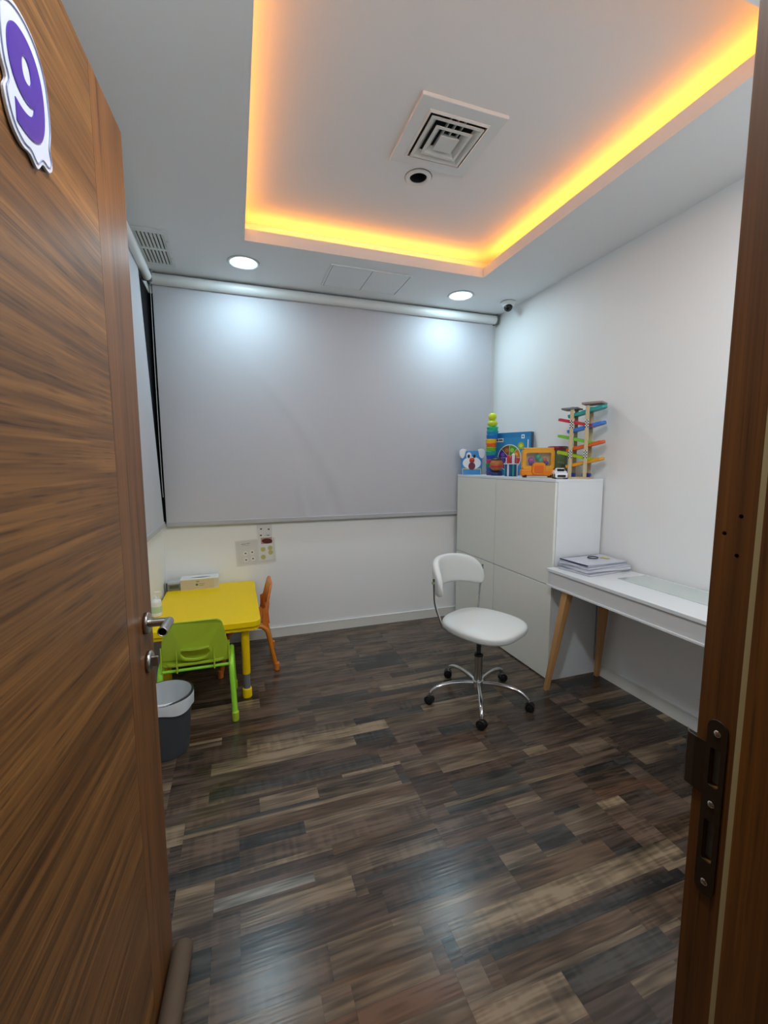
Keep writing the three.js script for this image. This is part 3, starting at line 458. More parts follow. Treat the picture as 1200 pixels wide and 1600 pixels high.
// ------------------------------------------------------------------ office chair
{
  const turn = 0.46, o = thing('office_chair', 'white leatherette swivel chair on a chrome five star base', 'office chair', [-0.922, 0, 1.345], turn);
  const leather = mat(0xd8d9d6, 0.42, { clearcoat: 0.15, clearcoatRoughness: 0.4 });
  part('hub', lathe([[0, 0.082], [0.030, 0.082], [0.034, 0.09], [0.034, 0.118], [0.029, 0.126], [0, 0.126]], 28), chrome, o);
  for (let k = 0; k < 5; k++) {
    const a = (45 + 72 * k) * Math.PI / 180 + turn, dir = (r, y) => [Math.cos(a) * r, y, Math.sin(a) * r];
    const leg = new THREE.TubeGeometry(new THREE.CatmullRomCurve3([dir(0.02, 0.104), dir(0.10, 0.114), dir(0.19, 0.112), dir(0.25, 0.096), dir(0.285, 0.070), dir(0.290, 0.054)].map(V)), 30, 0.0125, 14);
    part('base_leg', leg, chrome, o);
    const ca = a + [0.7, -0.9, 1.2, 0.3, -0.6][k], c = part('caster', new THREE.SphereGeometry(0.0245, 18, 12, 0, Math.PI * 2, 0, Math.PI * 0.62).scale(1.0, 1.02, 0.9).rotateY(ca), black, o, [Math.cos(a) * 0.298, 0.029, Math.sin(a) * 0.298]);
    for (const s of [-1, 1]) part('wheel', cyl(0.0255, 0.0255, 0.013, 24).rotateX(Math.PI / 2).translate(0, -0.003, s * 0.0115).rotateY(ca), black, c);
  }
  part('gas_lift', mergeGeometries([cyl(0.0245, 0.0245, 0.155, 28).translate(0, 0.198, 0)]), steel, o, null, null, 'telescopic steel column');
  part('collar', lathe([[0.014, 0.268], [0.026, 0.270], [0.027, 0.280], [0.020, 0.288], [0.014, 0.288]], 24), black, o);
  part('piston', cyl(0.014, 0.014, 0.14, 20).translate(0, 0.355, 0), mat(0x55575b, 0.3, { metalness: 0.8 }), o);
  part('seat_plate', box(0.19, 0.022, 0.20, 0.006).translate(0, 0.425, 0.005), black, o);
  // domed cushion: superellipse plan
  const cushion = (w, d, h, n = 2.9) => {
    const g = new THREE.SphereGeometry(1, 56, 28), p = g.attributes.position;
    for (let i = 0; i < p.count; i++) {
      const x = p.getX(i), y = p.getY(i), z = p.getZ(i), r = Math.hypot(x, z), a = Math.atan2(z, x), c = Math.cos(a), s = Math.sin(a);
      const k = Math.pow(Math.pow(Math.abs(c), n) + Math.pow(Math.abs(s), n), -1 / n), rr = Math.pow(r, 0.62) * k, taper = 1 - 0.10 * (s < 0 ? -s : 0) * rr;
      p.setXYZ(i, c * rr * w / 2 * taper, Math.sign(y) * Math.pow(Math.abs(y), y > 0 ? 0.75 : 0.5) * h / 2, s * rr * d / 2);
    }
    g.computeVertexNormals(); return g;
  };
  part('seat', cushion(0.44, 0.45, 0.080), leather, o, [0.0, 0.468, 0.030], [0.03, 0, 0], 'padded white seat with rounded corners');
  // wrap-around back pad
  const R = 0.246, A = 1.14, nu = 64, nv = 28, P = [], I = [];
  for (let i = 0; i <= nu; i++) {
    const u = i / nu * 2 - 1, phi = u * A, e = Math.pow(Math.max(0, 1 - Math.pow(Math.abs(u), 7)), 0.5), hh = (0.088 - 0.006 * u * u) * e + 0.0005, th = 0.024 * Math.pow(e, 0.8) + 0.0005, cy = 0.755 - 0.040 * u * u * u * u - 0.026 * u * u;
    for (let j = 0; j <= nv; j++) {
      const t = j / nv * Math.PI * 2, ct = Math.cos(t), st = Math.sin(t), q = 0.55, yy = cy + Math.sign(st) * Math.pow(Math.abs(st), q) * hh, rr = R + Math.sign(ct) * Math.pow(Math.abs(ct), q) * th + (yy - 0.75) * 0.06;
      P.push(Math.sin(phi) * rr, yy, -Math.cos(phi) * rr);
    }
  }
  for (let i = 0; i < nu; i++) for (let j = 0; j < nv; j++) { const a = i * (nv + 1) + j, b = a + nv + 1; I.push(a, a + 1, b, b, a + 1, b + 1); }
  const bg = new THREE.BufferGeometry(); bg.setAttribute('position', new THREE.Float32BufferAttribute(P, 3)); bg.setAttribute('uv', new THREE.Float32BufferAttribute(new Float32Array(P.length / 3 * 2), 2)); bg.setIndex(I); bg.computeVertexNormals();
  part('backrest', bg, leather, o, [-0.012, 0, 0.0], null, 'curved wrap-around back pad');
  for (const s of [-1, 1]) {
    part('back_support', bent([[s * 0.05, 0.422, -0.02], [s * 0.170, 0.424, -0.125], [s * 0.232, 0.60, -0.150], [s * 0.250 - 0.012, 0.755, -0.135]], 0.05, 0.0068, 60, 10), chrome, o);
    part('bolt', cyl(0.009, 0.009, 0.006, 14).rotateZ(Math.PI / 2).translate(s * 0.252 - 0.012, 0.735, -0.138), chrome, o);
  }
}
// ------------------------------------------------------------------ children's table, chairs
const TT = 0.49;
{
  const x0 = -2.738, x1 = -2.132, z0 = 0.016, z1 = 0.938, w = x1 - x0, d = z1 - z0;
  const o = thing('children_table', 'low yellow plastic table with height adjustable legs', 'table', [x0, 0, z0]);
  const ym = mat(0xf6cf00, 0.5, { specularIntensity: 0.6 }), ym2 = mat(0xeec200, 0.5, { specularIntensity: 0.6 });
  part('table_top', extrude(roundRect(w - 0.012, d - 0.012, 0.045, w / 2, -d / 2), 0.026, 0.006, 3, 10).rotateX(-Math.PI / 2).translate(0, TT - 0.032, 0), ym, o, null, null, 'rounded yellow top');
  part('rim', extrude((() => { const s = roundRect(w - 0.02, d - 0.02, 0.04, w / 2, -d / 2); s.holes.push(roundRect(w - 0.05, d - 0.05, 0.03, w / 2, -d / 2, THREE.Path)); return s; })(), 0.022).rotateX(-Math.PI / 2).translate(0, TT - 0.058, 0), ym2, o);
  for (const x of [0.090, w - 0.090]) for (const z of [0.066, d - 0.066]) {
    const leg = part('leg', cyl(0.023, 0.023, 0.300, 24).translate(x, 0.300, z), ym2, o);
    part('extension', cyl(0.0205, 0.0205, 0.11, 22).translate(x, 0.110, z), grey, leg, null, null, 'grey telescopic tube');
    part('foot_cap', lathe([[0, 0], [0.0255, 0], [0.027, 0.006], [0.027, 0.052], [0.0235, 0.060], [0, 0.060]], 24).translate(x, 0, z), ym, leg);
  }
}
function childChair(label, color, frameColor, pos, turn, scaleY = 1) {
  const o = thing('children_chair', label, 'chair', pos, turn), sm = mat(color, 0.38), fm = mat(frameColor, 0.32);
  // local +z points to the back of the chair
  const sw = 0.176;
  for (const s of [-1, 1]) {
    part('side_frame', bent([[s * (sw + 0.012), 0.03, 0.175], [s * sw, 0.318, 0.118], [s * sw, 0.318, -0.115], [s * (sw + 0.006), 0.03, -0.175]], 0.062, 0.0148, 80, 14), fm, o, null, null, 'bent tube forming two legs');
    for (const z of [0.180, -0.180]) part('foot_cap', lathe([[0, 0], [0.016, 0], [0.018, 0.005], [0.0185, 0.048], [0.016, 0.054], [0, 0.054]], 18), sm, o, [s * (sw + (z > 0 ? 0.013 : 0.007)), 0, z]);
  }
  for (const z of [0.118, -0.06]) part('cross_bar', cyl(0.0085, 0.0085, sw * 2, 14).rotateZ(Math.PI / 2).translate(0, z > 0 ? 0.302 : 0.312, z), fm, o);
  part('seat', extrude(roundRect(0.30, 0.285, 0.05), 0.008, 0.004, 2).rotateX(Math.PI / 2).translate(0, 0.340, -0.012), sm, o);
  // back shell
  const b = new THREE.Shape(), hw0 = 0.176, hw1 = 0.134, h = 0.256;
  b.moveTo(-hw0 + 0.03, 0); b.lineTo(hw0 - 0.03, 0); b.quadraticCurveTo(hw0, 0.0, hw0 - 0.003, 0.035); b.lineTo(hw1 + 0.006, h - 0.035); b.quadraticCurveTo(hw1, h, hw1 - 0.035, h); b.lineTo(-hw1 + 0.035, h); b.quadraticCurveTo(-hw1, h, -hw1 - 0.006, h - 0.035); b.lineTo(-hw0 + 0.003, 0.035); b.quadraticCurveTo(-hw0, 0.0, -hw0 + 0.03, 0);
  const hole = (S, k) => { const q = new S(); q.moveTo(-0.062 - k, 0.098 + k); q.quadraticCurveTo(0, 0.090 + k, 0.062 + k, 0.098 + k); q.quadraticCurveTo(0.088 + k, 0.074, 0.052 + k, 0.046 - k); q.quadraticCurveTo(0, 0.028 - k, -0.052 - k, 0.046 - k); q.quadraticCurveTo(-0.088 - k, 0.074, -0.062 - k, 0.098 + k); return q; };
  b.holes.push(hole(THREE.Path, 0));
  const g = extrude(b, 0.006, 0.003, 2, 14), p = g.attributes.position;
  for (let i = 0; i < p.count; i++) { const x = p.getX(i), y = p.getY(i); p.setXYZ(i, x, y, p.getZ(i) + 0.20 * y - 0.9 * x * x); }
  g.computeVertexNormals();
  const back = part('backrest', g, sm, o, [0, 0.325, 0.122], null, 'moulded back with a grip opening');
  const ringS = hole(THREE.Shape, 0.007); ringS.holes.push(hole(THREE.Path, 0));
  const rg = extrude(ringS, 0.010, 0.001, 1, 14), rp = rg.attributes.position;
  for (let i = 0; i < rp.count; i++) { const x = rp.getX(i), y = rp.getY(i); rp.setZ(i, rp.getZ(i) + 0.004 + 0.20 * y - 0.9 * x * x); }
  rg.computeVertexNormals(); part('grip_rim', rg, sm, back);
  for (const s of [-1, 1]) for (const [x, hh, dd] of [[0.092, 0.115, 0.030], [0.168, 0.115, 0.034]]) {
    const fin = new THREE.Shape(); fin.moveTo(0, -0.024); fin.lineTo(dd, -0.024); fin.quadraticCurveTo(dd * 0.7, 0.03, 0.001 + 0.2 * hh, hh); fin.lineTo(0, hh - 0.01); fin.lineTo(0, -0.024);
    part('rib', extrude(fin, 0.005, 0.0008, 1).rotateY(-Math.PI / 2).translate(s * x + 0.0025, 0, -0.9 * x * x + 0.004), sm, back);
  }
  return o;
}
childChair('lime green child chair turned back to the doorway at the yellow table', 0xabc22e, 0x9ade3a, [-2.478, 0, 0.925], 0);
childChair('orange child chair at the side of the yellow table', 0xd9772a, 0xd07a1c, [-2.203, 0, 0.392], Math.PI / 2);
{
  const o = thing('tissue_box', 'flat white and beige tissue box on the yellow table', 'tissue box', [-2.518, TT, 0.082], 0.02);
  const front = canvasMat(256, 80, (x, w, h) => { x.fillStyle = '#cdbfa3'; x.fillRect(0, 0, w, h); x.fillStyle = '#d6cbb8'; x.fillRect(w - 30, 0, 30, h); x.fillStyle = '#77704f'; x.fillRect(104, 14, 20, 7); x.fillStyle = '#4f6a3e'; x.beginPath(); x.arc(108, 42, 9, 0, 7); x.fill(); x.fillStyle = '#9aa47c'; x.fillRect(122, 34, 40, 6); x.fillStyle = '#7b8f62'; x.fillRect(122, 48, 34, 4); }, 0.5);
  part('carton', mergeGeometries([bx(-0.1275, -0.1265, 0, 0.074, -0.059, 0.059), bx(0.1265, 0.1275, 0, 0.074, -0.059, 0.059), bx(-0.1265, 0.1265, 0, 0.074, -0.059, -0.058), bx(-0.1265, 0.1265, 0, 0.001, -0.058, 0.058)]), offWhite, o);
  const k = new THREE.Mesh(new THREE.BoxGeometry(0.253, 0.074, 0.001).translate(0, 0.037, 0.0585), [offWhite, offWhite, offWhite, offWhite, front, offWhite]); k.name = 'printed_front'; o.add(k);
  const lid = roundRect(0.257, 0.120, 0.002), slot = new THREE.Path(); slot.absellipse(0.005, -0.012, 0.070, 0.017, 0, Math.PI * 2, true); lid.holes.push(slot);
  part('lid', extrude(lid, 0.004, 0.0006, 1, 24).rotateX(-Math.PI / 2).translate(0, 0.0735, 0), white, o, null, null, 'white lid with an oval slot');
  const d = thing('desk_clock', 'small grey box with a framed front panel on the yellow table', 'clock', [-2.6895, TT, 0.088], 0.05);
  part('case', box(0.098, 0.066, 0.085, 0.006).translate(0, 0.033, 0), mat(0xb9bcc0, 0.4), d);
  part('side_cheek', box(0.006, 0.058, 0.088, 0.002).translate(-0.0475, 0.030, 0.003), darkFrame, d); part('side_cheek', box(0.006, 0.058, 0.088, 0.002).translate(0.0475, 0.030, 0.003), darkFrame, d);
  part('front_panel', box(0.080, 0.044, 0.004, 0.001).translate(0, 0.027, 0.0435), mat(0x77776f, 0.35), d);
  part('screen', box(0.060, 0.024, 0.003, 0.001).translate(0, 0.030, 0.0455), mat(0x565a50, 0.2), d);
  const b = thing('lotion_bottle', 'white plastic pump bottle on the yellow table beside the door edge', 'bottle', [-2.720, TT, 0.660]);
  part('body', lathe([[0, 0], [0.028, 0], [0.031, 0.006], [0.031, 0.085], [0.026, 0.10], [0.012, 0.108], [0, 0.108]], 28), white, b);
  part('label_band', lathe([[0.0313, 0.025], [0.0316, 0.026], [0.0316, 0.062], [0.0313, 0.063]], 28), mat(0xb9d3b0, 0.5), b);
  part('pump', mergeGeometries([cyl(0.011, 0.011, 0.018, 16).translate(0, 0.116, 0), cyl(0.004, 0.004, 0.02, 10).translate(0, 0.134, 0), box(0.04, 0.009, 0.014, 0.003).translate(0.010, 0.146, 0)].map((g) => g.index ? g.toNonIndexed() : g)), white, b);
}
{ // waste bin
  const o = thing('waste_bin', 'round charcoal waste bin with a white liner bag', 'waste bin', [-2.606, 0, 1.252]);
  part('bucket', lathe([[0, 0], [0.094, 0], [0.098, 0.004], [0.124, 0.286], [0.126, 0.290], [0.121, 0.290], [0.119, 0.284], [0.094, 0.008], [0, 0.008]], 48), mat(0x3e4247, 0.5), o);
  part('rim', new THREE.TorusGeometry(0.1255, 0.0055, 10, 56).rotateX(Math.PI / 2).translate(0, 0.292, 0), mat(0x23272a, 0.45), o);
  const g = lathe([[0.1205, 0.2985], [0.127, 0.2985], [0.1305, 0.294], [0.130, 0.27], [0.128, 0.242], [0.1275, 0.236]], 96), p = g.attributes.position;
  for (let i = 0; i < p.count; i++) { const x = p.getX(i), y = p.getY(i), z = p.getZ(i), a = Math.atan2(z, x), k = (0.2985 - y) / 0.06; const f = 1 + 0.018 * k * Math.sin(a * 9 + 2 * Math.sin(a * 3)) * 0.6 + 0.012 * k; p.setXYZ(i, x * f, y + k * 0.008 * Math.sin(a * 4 + 1) + 0.010 * (Math.sin(a - 0.5) - 0.75), z * f); }
  g.computeVertexNormals();
  part('liner_cuff', g, mat(0xd3d5d8, 0.35, { side: THREE.DoubleSide }), o, null, null, 'white bag folded over the rim');
  const inner = lathe([[0.1205, 0.297], [0.111, 0.25], [0.097, 0.19], [0.07, 0.165], [0, 0.158]], 64), q = inner.attributes.position;
  for (let i = 0; i < q.count; i++) { const x = q.getX(i), z = q.getZ(i), a = Math.atan2(z, x); if (q.getY(i) < 0.29) q.setY(i, q.getY(i) + 0.008 * Math.sin(a * 5) + 0.005 * Math.sin(a * 11)); }
  inner.computeVertexNormals(); part('liner_bag', inner, mat(0xb9bdc0, 0.4, { side: THREE.DoubleSide }), o);
}
// ------------------------------------------------------------------ toys on the cabinet
const toyMat = (c, r = 0.35) => mat(c, r);
{ // blue puppy face box
  const o = thing('puppy_face_box', 'light blue toy box with a white eared puppy face', 'toy', [-0.292, CT, 0.135], -0.42);
  const bl = toyMat(0x3f93d6), wh = toyMat(0xf0eff2);
  part('box', box(0.178, 0.205, 0.045, 0.005).translate(0, 0.1035, 0), bl, o);
  const disc = (name, c, rx, ry, x, y, z, d = 0.006) => { const s = new THREE.Shape(); s.absellipse(0, 0, rx, ry, 0, Math.PI * 2, false); return part(name, extrude(s, d, 0.0015, 1, 20).translate(x, y, z), c, o); };
  for (const s of [-1, 1]) {
    const e = new THREE.Shape(); e.moveTo(s * 0.05, 0.212); e.quadraticCurveTo(s * 0.095, 0.232, s * 0.106, 0.20); e.quadraticCurveTo(s * 0.108, 0.15, s * 0.082, 0.142); e.quadraticCurveTo(s * 0.062, 0.15, s * 0.058, 0.19);
    part('ear', extrude(e, 0.008, 0.002, 1), wh, o, [0, 0, 0.024]);
    disc('eye', black, 0.009, 0.014, s * 0.024 - 0.004, 0.158, 0.031, 0.002);
  }
  disc('eye_patch', wh, 0.021, 0.028, -0.026, 0.163, 0.0225, 0.005); disc('muzzle', wh, 0.076, 0.052, 0, 0.100, 0.0225, 0.007);
  part('nose', new THREE.SphereGeometry(0.022, 20, 14).scale(1, 1.05, 0.6).translate(0, 0.124, 0.036), toyMat(0xc8402c, 0.2), o);
  disc('mouth', toyMat(0x6e2c3f), 0.028, 0.030, 0, 0.074, 0.031, 0.002);
  part('strap', box(0.150, 0.010, 0.004, 0.001).translate(0, 0.050, 0.0235), toyMat(0xd8c77a), o);
  for (const s of [-1, 1]) part('strap', box(0.006, 0.052, 0.004, 0.001).translate(s * 0.078, 0.028, 0.0235), toyMat(0xd8c77a), o);
}
{ // stacking cups
  const o = thing('stacking_cups', 'tall tower of rainbow stacking cups with a yellow figure on top', 'toy', [-0.243, CT, 0.358]);
  const cs = [0x4a2f7a, 0x234d9c, 0x1d8f52, 0xc2406a, 0x2550b8, 0x2aa8a0, 0x7fc23a, 0xef6a1f, 0xf2c21c, 0x1c74d0, 0x1f9ac0, 0x2bb98a];
  let y = 0;
  cs.forEach((c, i) => { const big = i === 9 || i === 10, r = big ? 0.047 : i < 4 ? 0.034 + 0.001 * i : 0.036 + 0.0008 * i, h = 0.0325; part('cup', lathe([[0, 0], [r * 0.86, 0], [r * 0.95, 0.003], [r, h - 0.006], [r * 1.06, h - 0.005], [r * 1.06, h], [0, h]], 24), toyMat(c, 0.3), o, [i > 8 ? 0.010 : 0.002 * Math.sin(i * 2), y, 0]); y += h + 0.0002; });
  const y0 = y, d = part('figure_body', new THREE.SphereGeometry(0.042, 24, 16).scale(1, 0.72, 0.9).translate(0.010, y0 + 0.029, 0), toyMat(0xc9d436, 0.3), o);
  part('figure_head', new THREE.SphereGeometry(0.033, 22, 16).scale(1, 1.05, 1).translate(0.008, y0 + 0.082, 0), toyMat(0xd3df2f, 0.3), d);
}
{ // blue game box leaning at the wall
  const a = [-0.178, 0.300], b = [-0.030, 0.600], w = Math.hypot(b[0] - a[0], b[1] - a[1]), turn = -Math.atan2(b[1] - a[1], b[0] - a[0]);
  const o = thing('blue_game_box', 'square blue board game box with a printed colour wheel', 'game box', [(a[0] + b[0]) / 2, CT, (a[1] + b[1]) / 2], turn);
  const print = canvasMat(512, 512, (x, s) => {
    x.fillStyle = '#2f8cc4'; x.fillRect(0, 0, s, s); x.fillStyle = '#2780bb'; x.fillRect(0, 0, s, 60);
    x.fillStyle = '#e8eef2'; x.fillRect(36, 64, 116, 46); x.fillStyle = '#2b3d4a'; x.beginPath(); x.arc(66, 87, 12, 0, 7); x.fill(); x.fillRect(84, 78, 56, 16);
    x.fillStyle = '#e8eef2'; x.fillRect(392, 30, 40, 46); x.fillStyle = '#2f6f9c'; x.fillRect(402, 42, 20, 22);
    x.fillStyle = '#9fb82e'; x.beginPath(); x.arc(390, 160, 42, 0, 7); x.fill(); x.fillStyle = '#d6d84a'; x.beginPath(); x.arc(390, 160, 22, 0, 7); x.fill();
    x.fillStyle = '#e8eef2'; x.fillRect(474, 90, 12, 110);
    const cx = 236, cy = 300, R = 150, cols = ['#55962f', '#c87a2a', '#b8353a', '#a13a6a', '#7a3aa0', '#40257f', '#4a2a8c', '#7a4a2a'];
    x.fillStyle = '#dfe3e4'; x.beginPath(); x.arc(cx, cy, R + 10, 0, 7); x.fill();
    cols.forEach((c, i) => { const t = -Math.PI / 2 + i * Math.PI / 4; x.fillStyle = c; x.beginPath(); x.moveTo(cx, cy); x.arc(cx, cy, R, t, t + Math.PI / 4); x.closePath(); x.fill(); x.fillStyle = ['#8ccb4a', '#f0b52c', '#e06048', '#d87aa0', '#a86ad0', '#6a4ac0', '#7a5ac8', '#a8703a'][i]; x.beginPath(); x.arc(cx + Math.cos(t + 0.39) * 96, cy + Math.sin(t + 0.39) * 96, 26, 0, 7); x.fill(); });
    x.strokeStyle = '#e6dcc8'; x.lineWidth = 5; for (let i = 0; i < 8; i++) { const t = i * Math.PI / 4; x.beginPath(); x.moveTo(cx, cy); x.lineTo(cx + Math.cos(t) * R, cy + Math.sin(t) * R); x.stroke(); }
    x.strokeStyle = '#d9a07a'; x.lineWidth = 8; x.beginPath(); x.arc(cx, cy, 24, 0, 7); x.stroke();
  }, 0.4), blue = toyMat(0x2f86bd, 0.4), edge = toyMat(0x3a5c74, 0.5);
  const k = new THREE.Mesh(new THREE.BoxGeometry(w, 0.345, 0.05).translate(0, 0.1725, -0.006), [edge, blue, blue, blue, print, blue]); k.name = 'lid'; o.add(k);
  part('tray', bx(-w / 2 + 0.003, w / 2 - 0.003, 0.003, 0.342, -0.0375, -0.031), white, o);
}
{ // egg shaped toy, generic
  const o = thing('egg_toy', 'brown egg shaped toy with a red band on a navy foot', 'toy', [-0.262, CT, 0.475], -0.4);
  part('foot', lathe([[0, 0], [0.044, 0], [0.048, 0.006], [0.046, 0.022], [0.036, 0.034], [0, 0.034]], 28), toyMat(0x1d2a66), o);
  part('body', new THREE.SphereGeometry(0.052, 28, 20).scale(1, 1.05, 0.95).translate(0, 0.086, 0), toyMat(0xb0682c, 0.4), o);
  part('band', lathe([[0.047, 0.062], [0.0535, 0.066], [0.0555, 0.078], [0.0530, 0.084], [0.047, 0.084]], 28), toyMat(0xc3342a, 0.3), o);
  part('cap', lathe([[0.040, 0.124], [0.042, 0.128], [0.030, 0.142], [0, 0.146]], 24), toyMat(0x2c2230), o);
}
{ // caddy
  const o = thing('pen_caddy', 'teal and navy striped tub filled with small coloured toys', 'toy tub', [-0.258, CT, 0.665], -0.5);
  part('tub', lathe([[0, 0], [0.046, 0], [0.052, 0.095], [0.0485, 0.095], [0.043, 0.004], [0, 0.004]], 8).rotateY(0.39), toyMat(0x1f4f86), o);
  for (let i = 0; i < 8; i++) { const a = i * Math.PI / 4 + 0.2; part('stripe', box(0.014, 0.088, 0.004, 0.001).translate(0, 0.047, 0.0485).rotateY(a), toyMat([0x27a09a, 0xdadfe4, 0x2f6fc0][i % 3]), o); }
  part('rim', lathe([[0.047, 0.090], [0.054, 0.090], [0.055, 0.097], [0.047, 0.097]], 24), toyMat(0xdfe3e6), o);
  [[0xd03a4a, -0.024, 0.01, 0.16], [0xe6e6ea, 0.012, 0.02, 0.17], [0xb8306a, 0.026, -0.01, 0.165], [0xe8b13a, -0.008, -0.02, 0.15], [0xe0e0e2, -0.03, -0.008, 0.14], [0xcf4f7a, 0.002, 0.002, 0.158]].forEach(([c, x, z, h]) => part('toy_piece', new THREE.CapsuleGeometry(0.0105, h - 0.03, 6, 12).translate(x, h / 2 + 0.006, z), toyMat(c), o));
}
{ // orange bus toy
  const o = thing('toy_bus', 'orange plastic toy bus with a clear front window', 'toy', [-0.266, CT, 0.978], -0.467);
  const or = toyMat(0xef8a12, 0.3), am = toyMat(0xe9a32a, 0.35), dp = toyMat(0xe5671a, 0.3);
  part('chassis', box(0.226, 0.045, 0.076, 0.010).translate(0, 0.034, 0), or, o);
  for (const s of [-1, 1]) for (const z of [-0.022, 0.022]) part('wheel', cyl(0.016, 0.016, 0.018, 18).rotateZ(Math.PI / 2).translate(s * 0.085, 0.0162, z), mat(0x4a2414, 0.5), o);
  const s = roundRect(0.205, 0.140, 0.022, 0, 0.124); s.holes.push(roundRect(0.166, 0.092, 0.012, 0, 0.124, THREE.Path));
  part('cabin', extrude(s, 0.060, 0.003, 1).translate(0, 0, -0.030), am, o, null, null, 'amber window frame');
  part('back_wall', bx(-0.085, 0.085, 0.076, 0.172, -0.026, -0.022), toyMat(0xeadfb8, 0.5), o);
  part('window', bx(-0.084, 0.084, 0.077, 0.171, 0.024, 0.0265), new THREE.MeshPhysicalMaterial({ color: 0xffffff, roughness: 0.05, transmission: 1, thickness: 0 }), o, null, null, 'clear window pane');
  part('hood', extrude(roundRect(0.080, 0.076, 0.020, 0, 0.062), 0.022, 0.003, 2).translate(0, 0, 0.030), or, o);
  part('grille', extrude(roundRect(0.056, 0.048, 0.008, 0, 0.058), 0.003, 0.001, 1).translate(0, 0, 0.0555), dp, o);
  part('roof', box(0.200, 0.014, 0.068, 0.006).translate(0, 0.197, 0), am, o);
  [[0xa03a9a, -0.045, 0.118, 0.022], [0x4a2a8c, -0.040, 0.096, 0.018], [0x1f9a7a, 0.000, 0.140, 0.022], [0x35b08a, 0.018, 0.118, 0.016], [0xd0543a, 0.046, 0.122, 0.015], [0x3a2a80, 0.056, 0.100, 0.016]].forEach(([c, x, y, r]) => part('figure', new THREE.SphereGeometry(r, 16, 12).scale(1, 1, 0.8).translate(x, y, 0.006), toyMat(c), o));
}
{ // drum
  const o = thing('toy_drum', 'red and green round toy drum behind the bus', 'toy', [-0.072, CT, 0.945]);
  const wrap = canvasMat(256, 128, (x, w, h) => { x.fillStyle = '#8a2a3c'; x.fillRect(0, 0, w, h); x.fillStyle = '#c9502e'; x.fillRect(0, 40, 70, 88); x.fillStyle = '#6a7f58'; x.fillRect(110, 0, 90, h); x.fillStyle = '#4d6a4a'; for (let i = 0; i < 9; i++) { x.beginPath(); x.arc(118 + (i * 37) % 76, 16 + (i * 53) % 100, 11, 0, 7); x.fill(); } x.fillStyle = '#93a183'; for (let i = 0; i < 6; i++) { x.beginPath(); x.arc(124 + (i * 29) % 70, 24 + (i * 41) % 84, 6, 0, 7); x.fill(); } }, 0.4);
  part('shell', cyl(0.060, 0.060, 0.196, 40, true).rotateY(2.6).translate(0, 0.101, 0), wrap, o);
  part('base_ring', lathe([[0, 0], [0.063, 0], [0.064, 0.012], [0.058, 0.013], [0, 0.013]], 36), toyMat(0x8c2438), o);
  part('top_ring', lathe([[0.058, 0.190], [0.066, 0.191], [0.067, 0.215], [0.058, 0.217], [0, 0.214], [0, 0.205], [0.058, 0.2]], 36), toyMat(0x9c2a48, 0.3), o);
  part('green_band', new THREE.TorusGeometry(0.0655, 0.005, 10, 24, 2.2).rotateX(Math.PI / 2).rotateY(0.5).translate(0, 0.205, 0), toyMat(0x3f8a3a, 0.3), o);
}
{ // white toy car
  const o = thing('toy_car', 'small white toy sports car at the cabinet edge', 'toy car', [-0.288, CT, 1.226], -0.55);
  // local +z = nose
  const wm = toyMat(0xececf0, 0.2), L = 0.120;
  const side = new THREE.Shape(); side.moveTo(-L / 2, 0.014); side.lineTo(L / 2 - 0.004, 0.014); side.quadraticCurveTo(L / 2, 0.022, L / 2 - 0.008, 0.032); side.quadraticCurveTo(L / 2 - 0.035, 0.040, 0.022, 0.043); side.lineTo(0.022, 0.043); side.lineTo(-L / 2 + 0.02, 0.046); side.quadraticCurveTo(-L / 2, 0.044, -L / 2, 0.03); side.lineTo(-L / 2, 0.014);
  part('body', extrude(side, 0.062, 0.006, 3).rotateY(-Math.PI / 2).translate(0.031, 0, 0), wm, o);
  const top = new THREE.Shape(); top.moveTo(-0.055, 0.042); top.lineTo(0.030, 0.042); top.quadraticCurveTo(0.008, 0.062, -0.008, 0.064); top.quadraticCurveTo(-0.035, 0.064, -0.055, 0.044);
  part('cabin', extrude(top, 0.044, 0.004, 2).rotateY(-Math.PI / 2).translate(0.022, 0, 0), wm, o);
  part('windscreen', box(0.044, 0.022, 0.003, 0.001).rotateX(-0.85).translate(0, 0.0555, 0.0235), blackGloss, o, null, null, 'dark windscreen');
  part('bumper', box(0.048, 0.014, 0.006, 0.002).translate(0, 0.019, L / 2 + 0.003), black, o);
  for (const s of [-1, 1]) { part('headlamp', box(0.014, 0.006, 0.006, 0.002).translate(s * 0.024, 0.035, L / 2 - 0.006), mat(0xb8c4d6, 0.1), o); for (const z of [-0.036, 0.036]) part('wheel', cyl(0.0155, 0.0155, 0.013, 20).rotateZ(Math.PI / 2).translate(s * 0.034, 0.0155, z), black, o); }
}
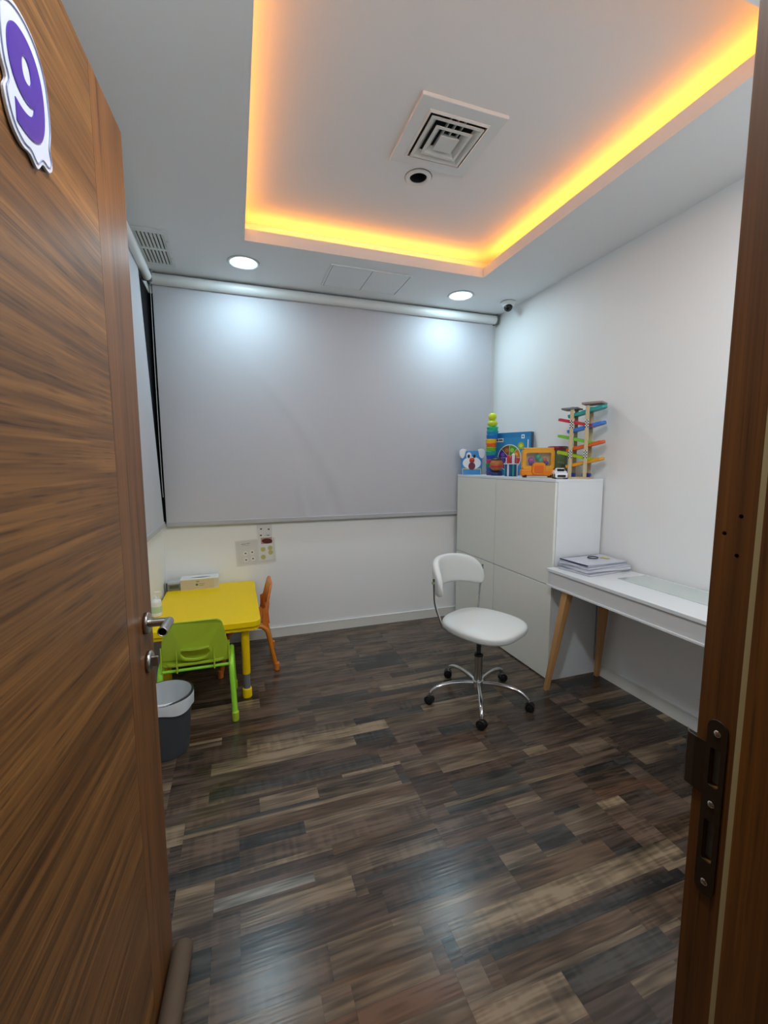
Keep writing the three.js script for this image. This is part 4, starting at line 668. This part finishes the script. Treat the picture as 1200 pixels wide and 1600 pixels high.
{ // wooden zigzag racing tower
  const turn = -1.035, o = thing('race_track_tower', 'tall wooden zigzag race track tower with coloured ramps', 'toy', [-0.132, CT, 1.222], turn);
  const wood = mat(0xcbb892, 0.55), h = 0.455, px = 0.046, pz = 0.046;
  part('base', box(0.150, 0.010, 0.115, 0.003).translate(0, 0.005, 0), wood, o);
  const checker = canvasMat(64, 128, (x, w, hh) => { for (let j = 0; j < 6; j++) for (let i = 0; i < 3; i++) { x.fillStyle = (i + j) % 2 ? '#22201e' : '#efece6'; x.fillRect(i * w / 3, j * hh / 6, w / 3 + 1, hh / 6 + 1); } }, 0.5);
  for (const x of [-px, px]) for (const z of [-pz, pz]) {
    const p = part('post', box(0.022, h - 0.01, 0.010, 0.002).translate(x, h / 2 + 0.005, z), wood, o);
    if (z > 0) for (const y of [0.345, 0.155]) part('checker_sticker', box(0.0205, 0.050, 0.0012).translate(x, y, z + 0.0055), checker, p);
  }
  part('start_platform', box(0.100, 0.012, 0.118, 0.003).translate(-0.062, h - 0.010, 0), mat(0x7d7f80, 0.5), o, null, null, 'grey roof piece');
  part('start_platform', box(0.120, 0.013, 0.125, 0.003).translate(0.072, h + 0.014, 0), mat(0x9a8880, 0.5), o, null, null, 'brown roof piece');
  const ramps = [[0x1f9f98, 0.415, 1], [0xc92f40, 0.350, -1], [0x3a78d8, 0.318, 1], [0x7ac23a, 0.245, -1], [0xe8601c, 0.200, 1], [0xa6c41e, 0.140, -1], [0xe39a18, 0.095, 1]];
  ramps.forEach(([c, y, s]) => {
    const m = toyMat(c, 0.35), len = 0.205, tilt = s * 0.24, r = part('ramp', mergeGeometries([bx(-len / 2, len / 2, -0.004, 0.004, -0.032, 0.032), bx(-len / 2, len / 2, -0.004, 0.015, -0.038, -0.031), bx(-len / 2, len / 2, -0.004, 0.015, 0.031, 0.038), cyl(0.034, 0.034, 0.016, 20).scale(0.6, 1, 1).translate(s * len / 2, 0.005, 0)].map((g) => g.index ? g.toNonIndexed() : g)), m, o, [s * 0.026, y, 0], [0, 0, tilt]);
  });
  const cars = [[-0.052, 0x2a3f9a, 0.010], [0.05, 0x3a2f86, 0.010]];
  for (const [x, c, y] of cars) part('block', box(0.052, 0.026, 0.034, 0.006).translate(x * 0.4 + (x > 0 ? 0.030 : -0.032), y + 0.013, 0.014 * Math.sign(x)), toyMat(c, 0.3), o, null, null, 'blue stop block');
}
scene.traverse((o) => { if (o.isMesh) { o.castShadow = true; o.receiveShadow = true; } });
renderer.render(scene, camera);
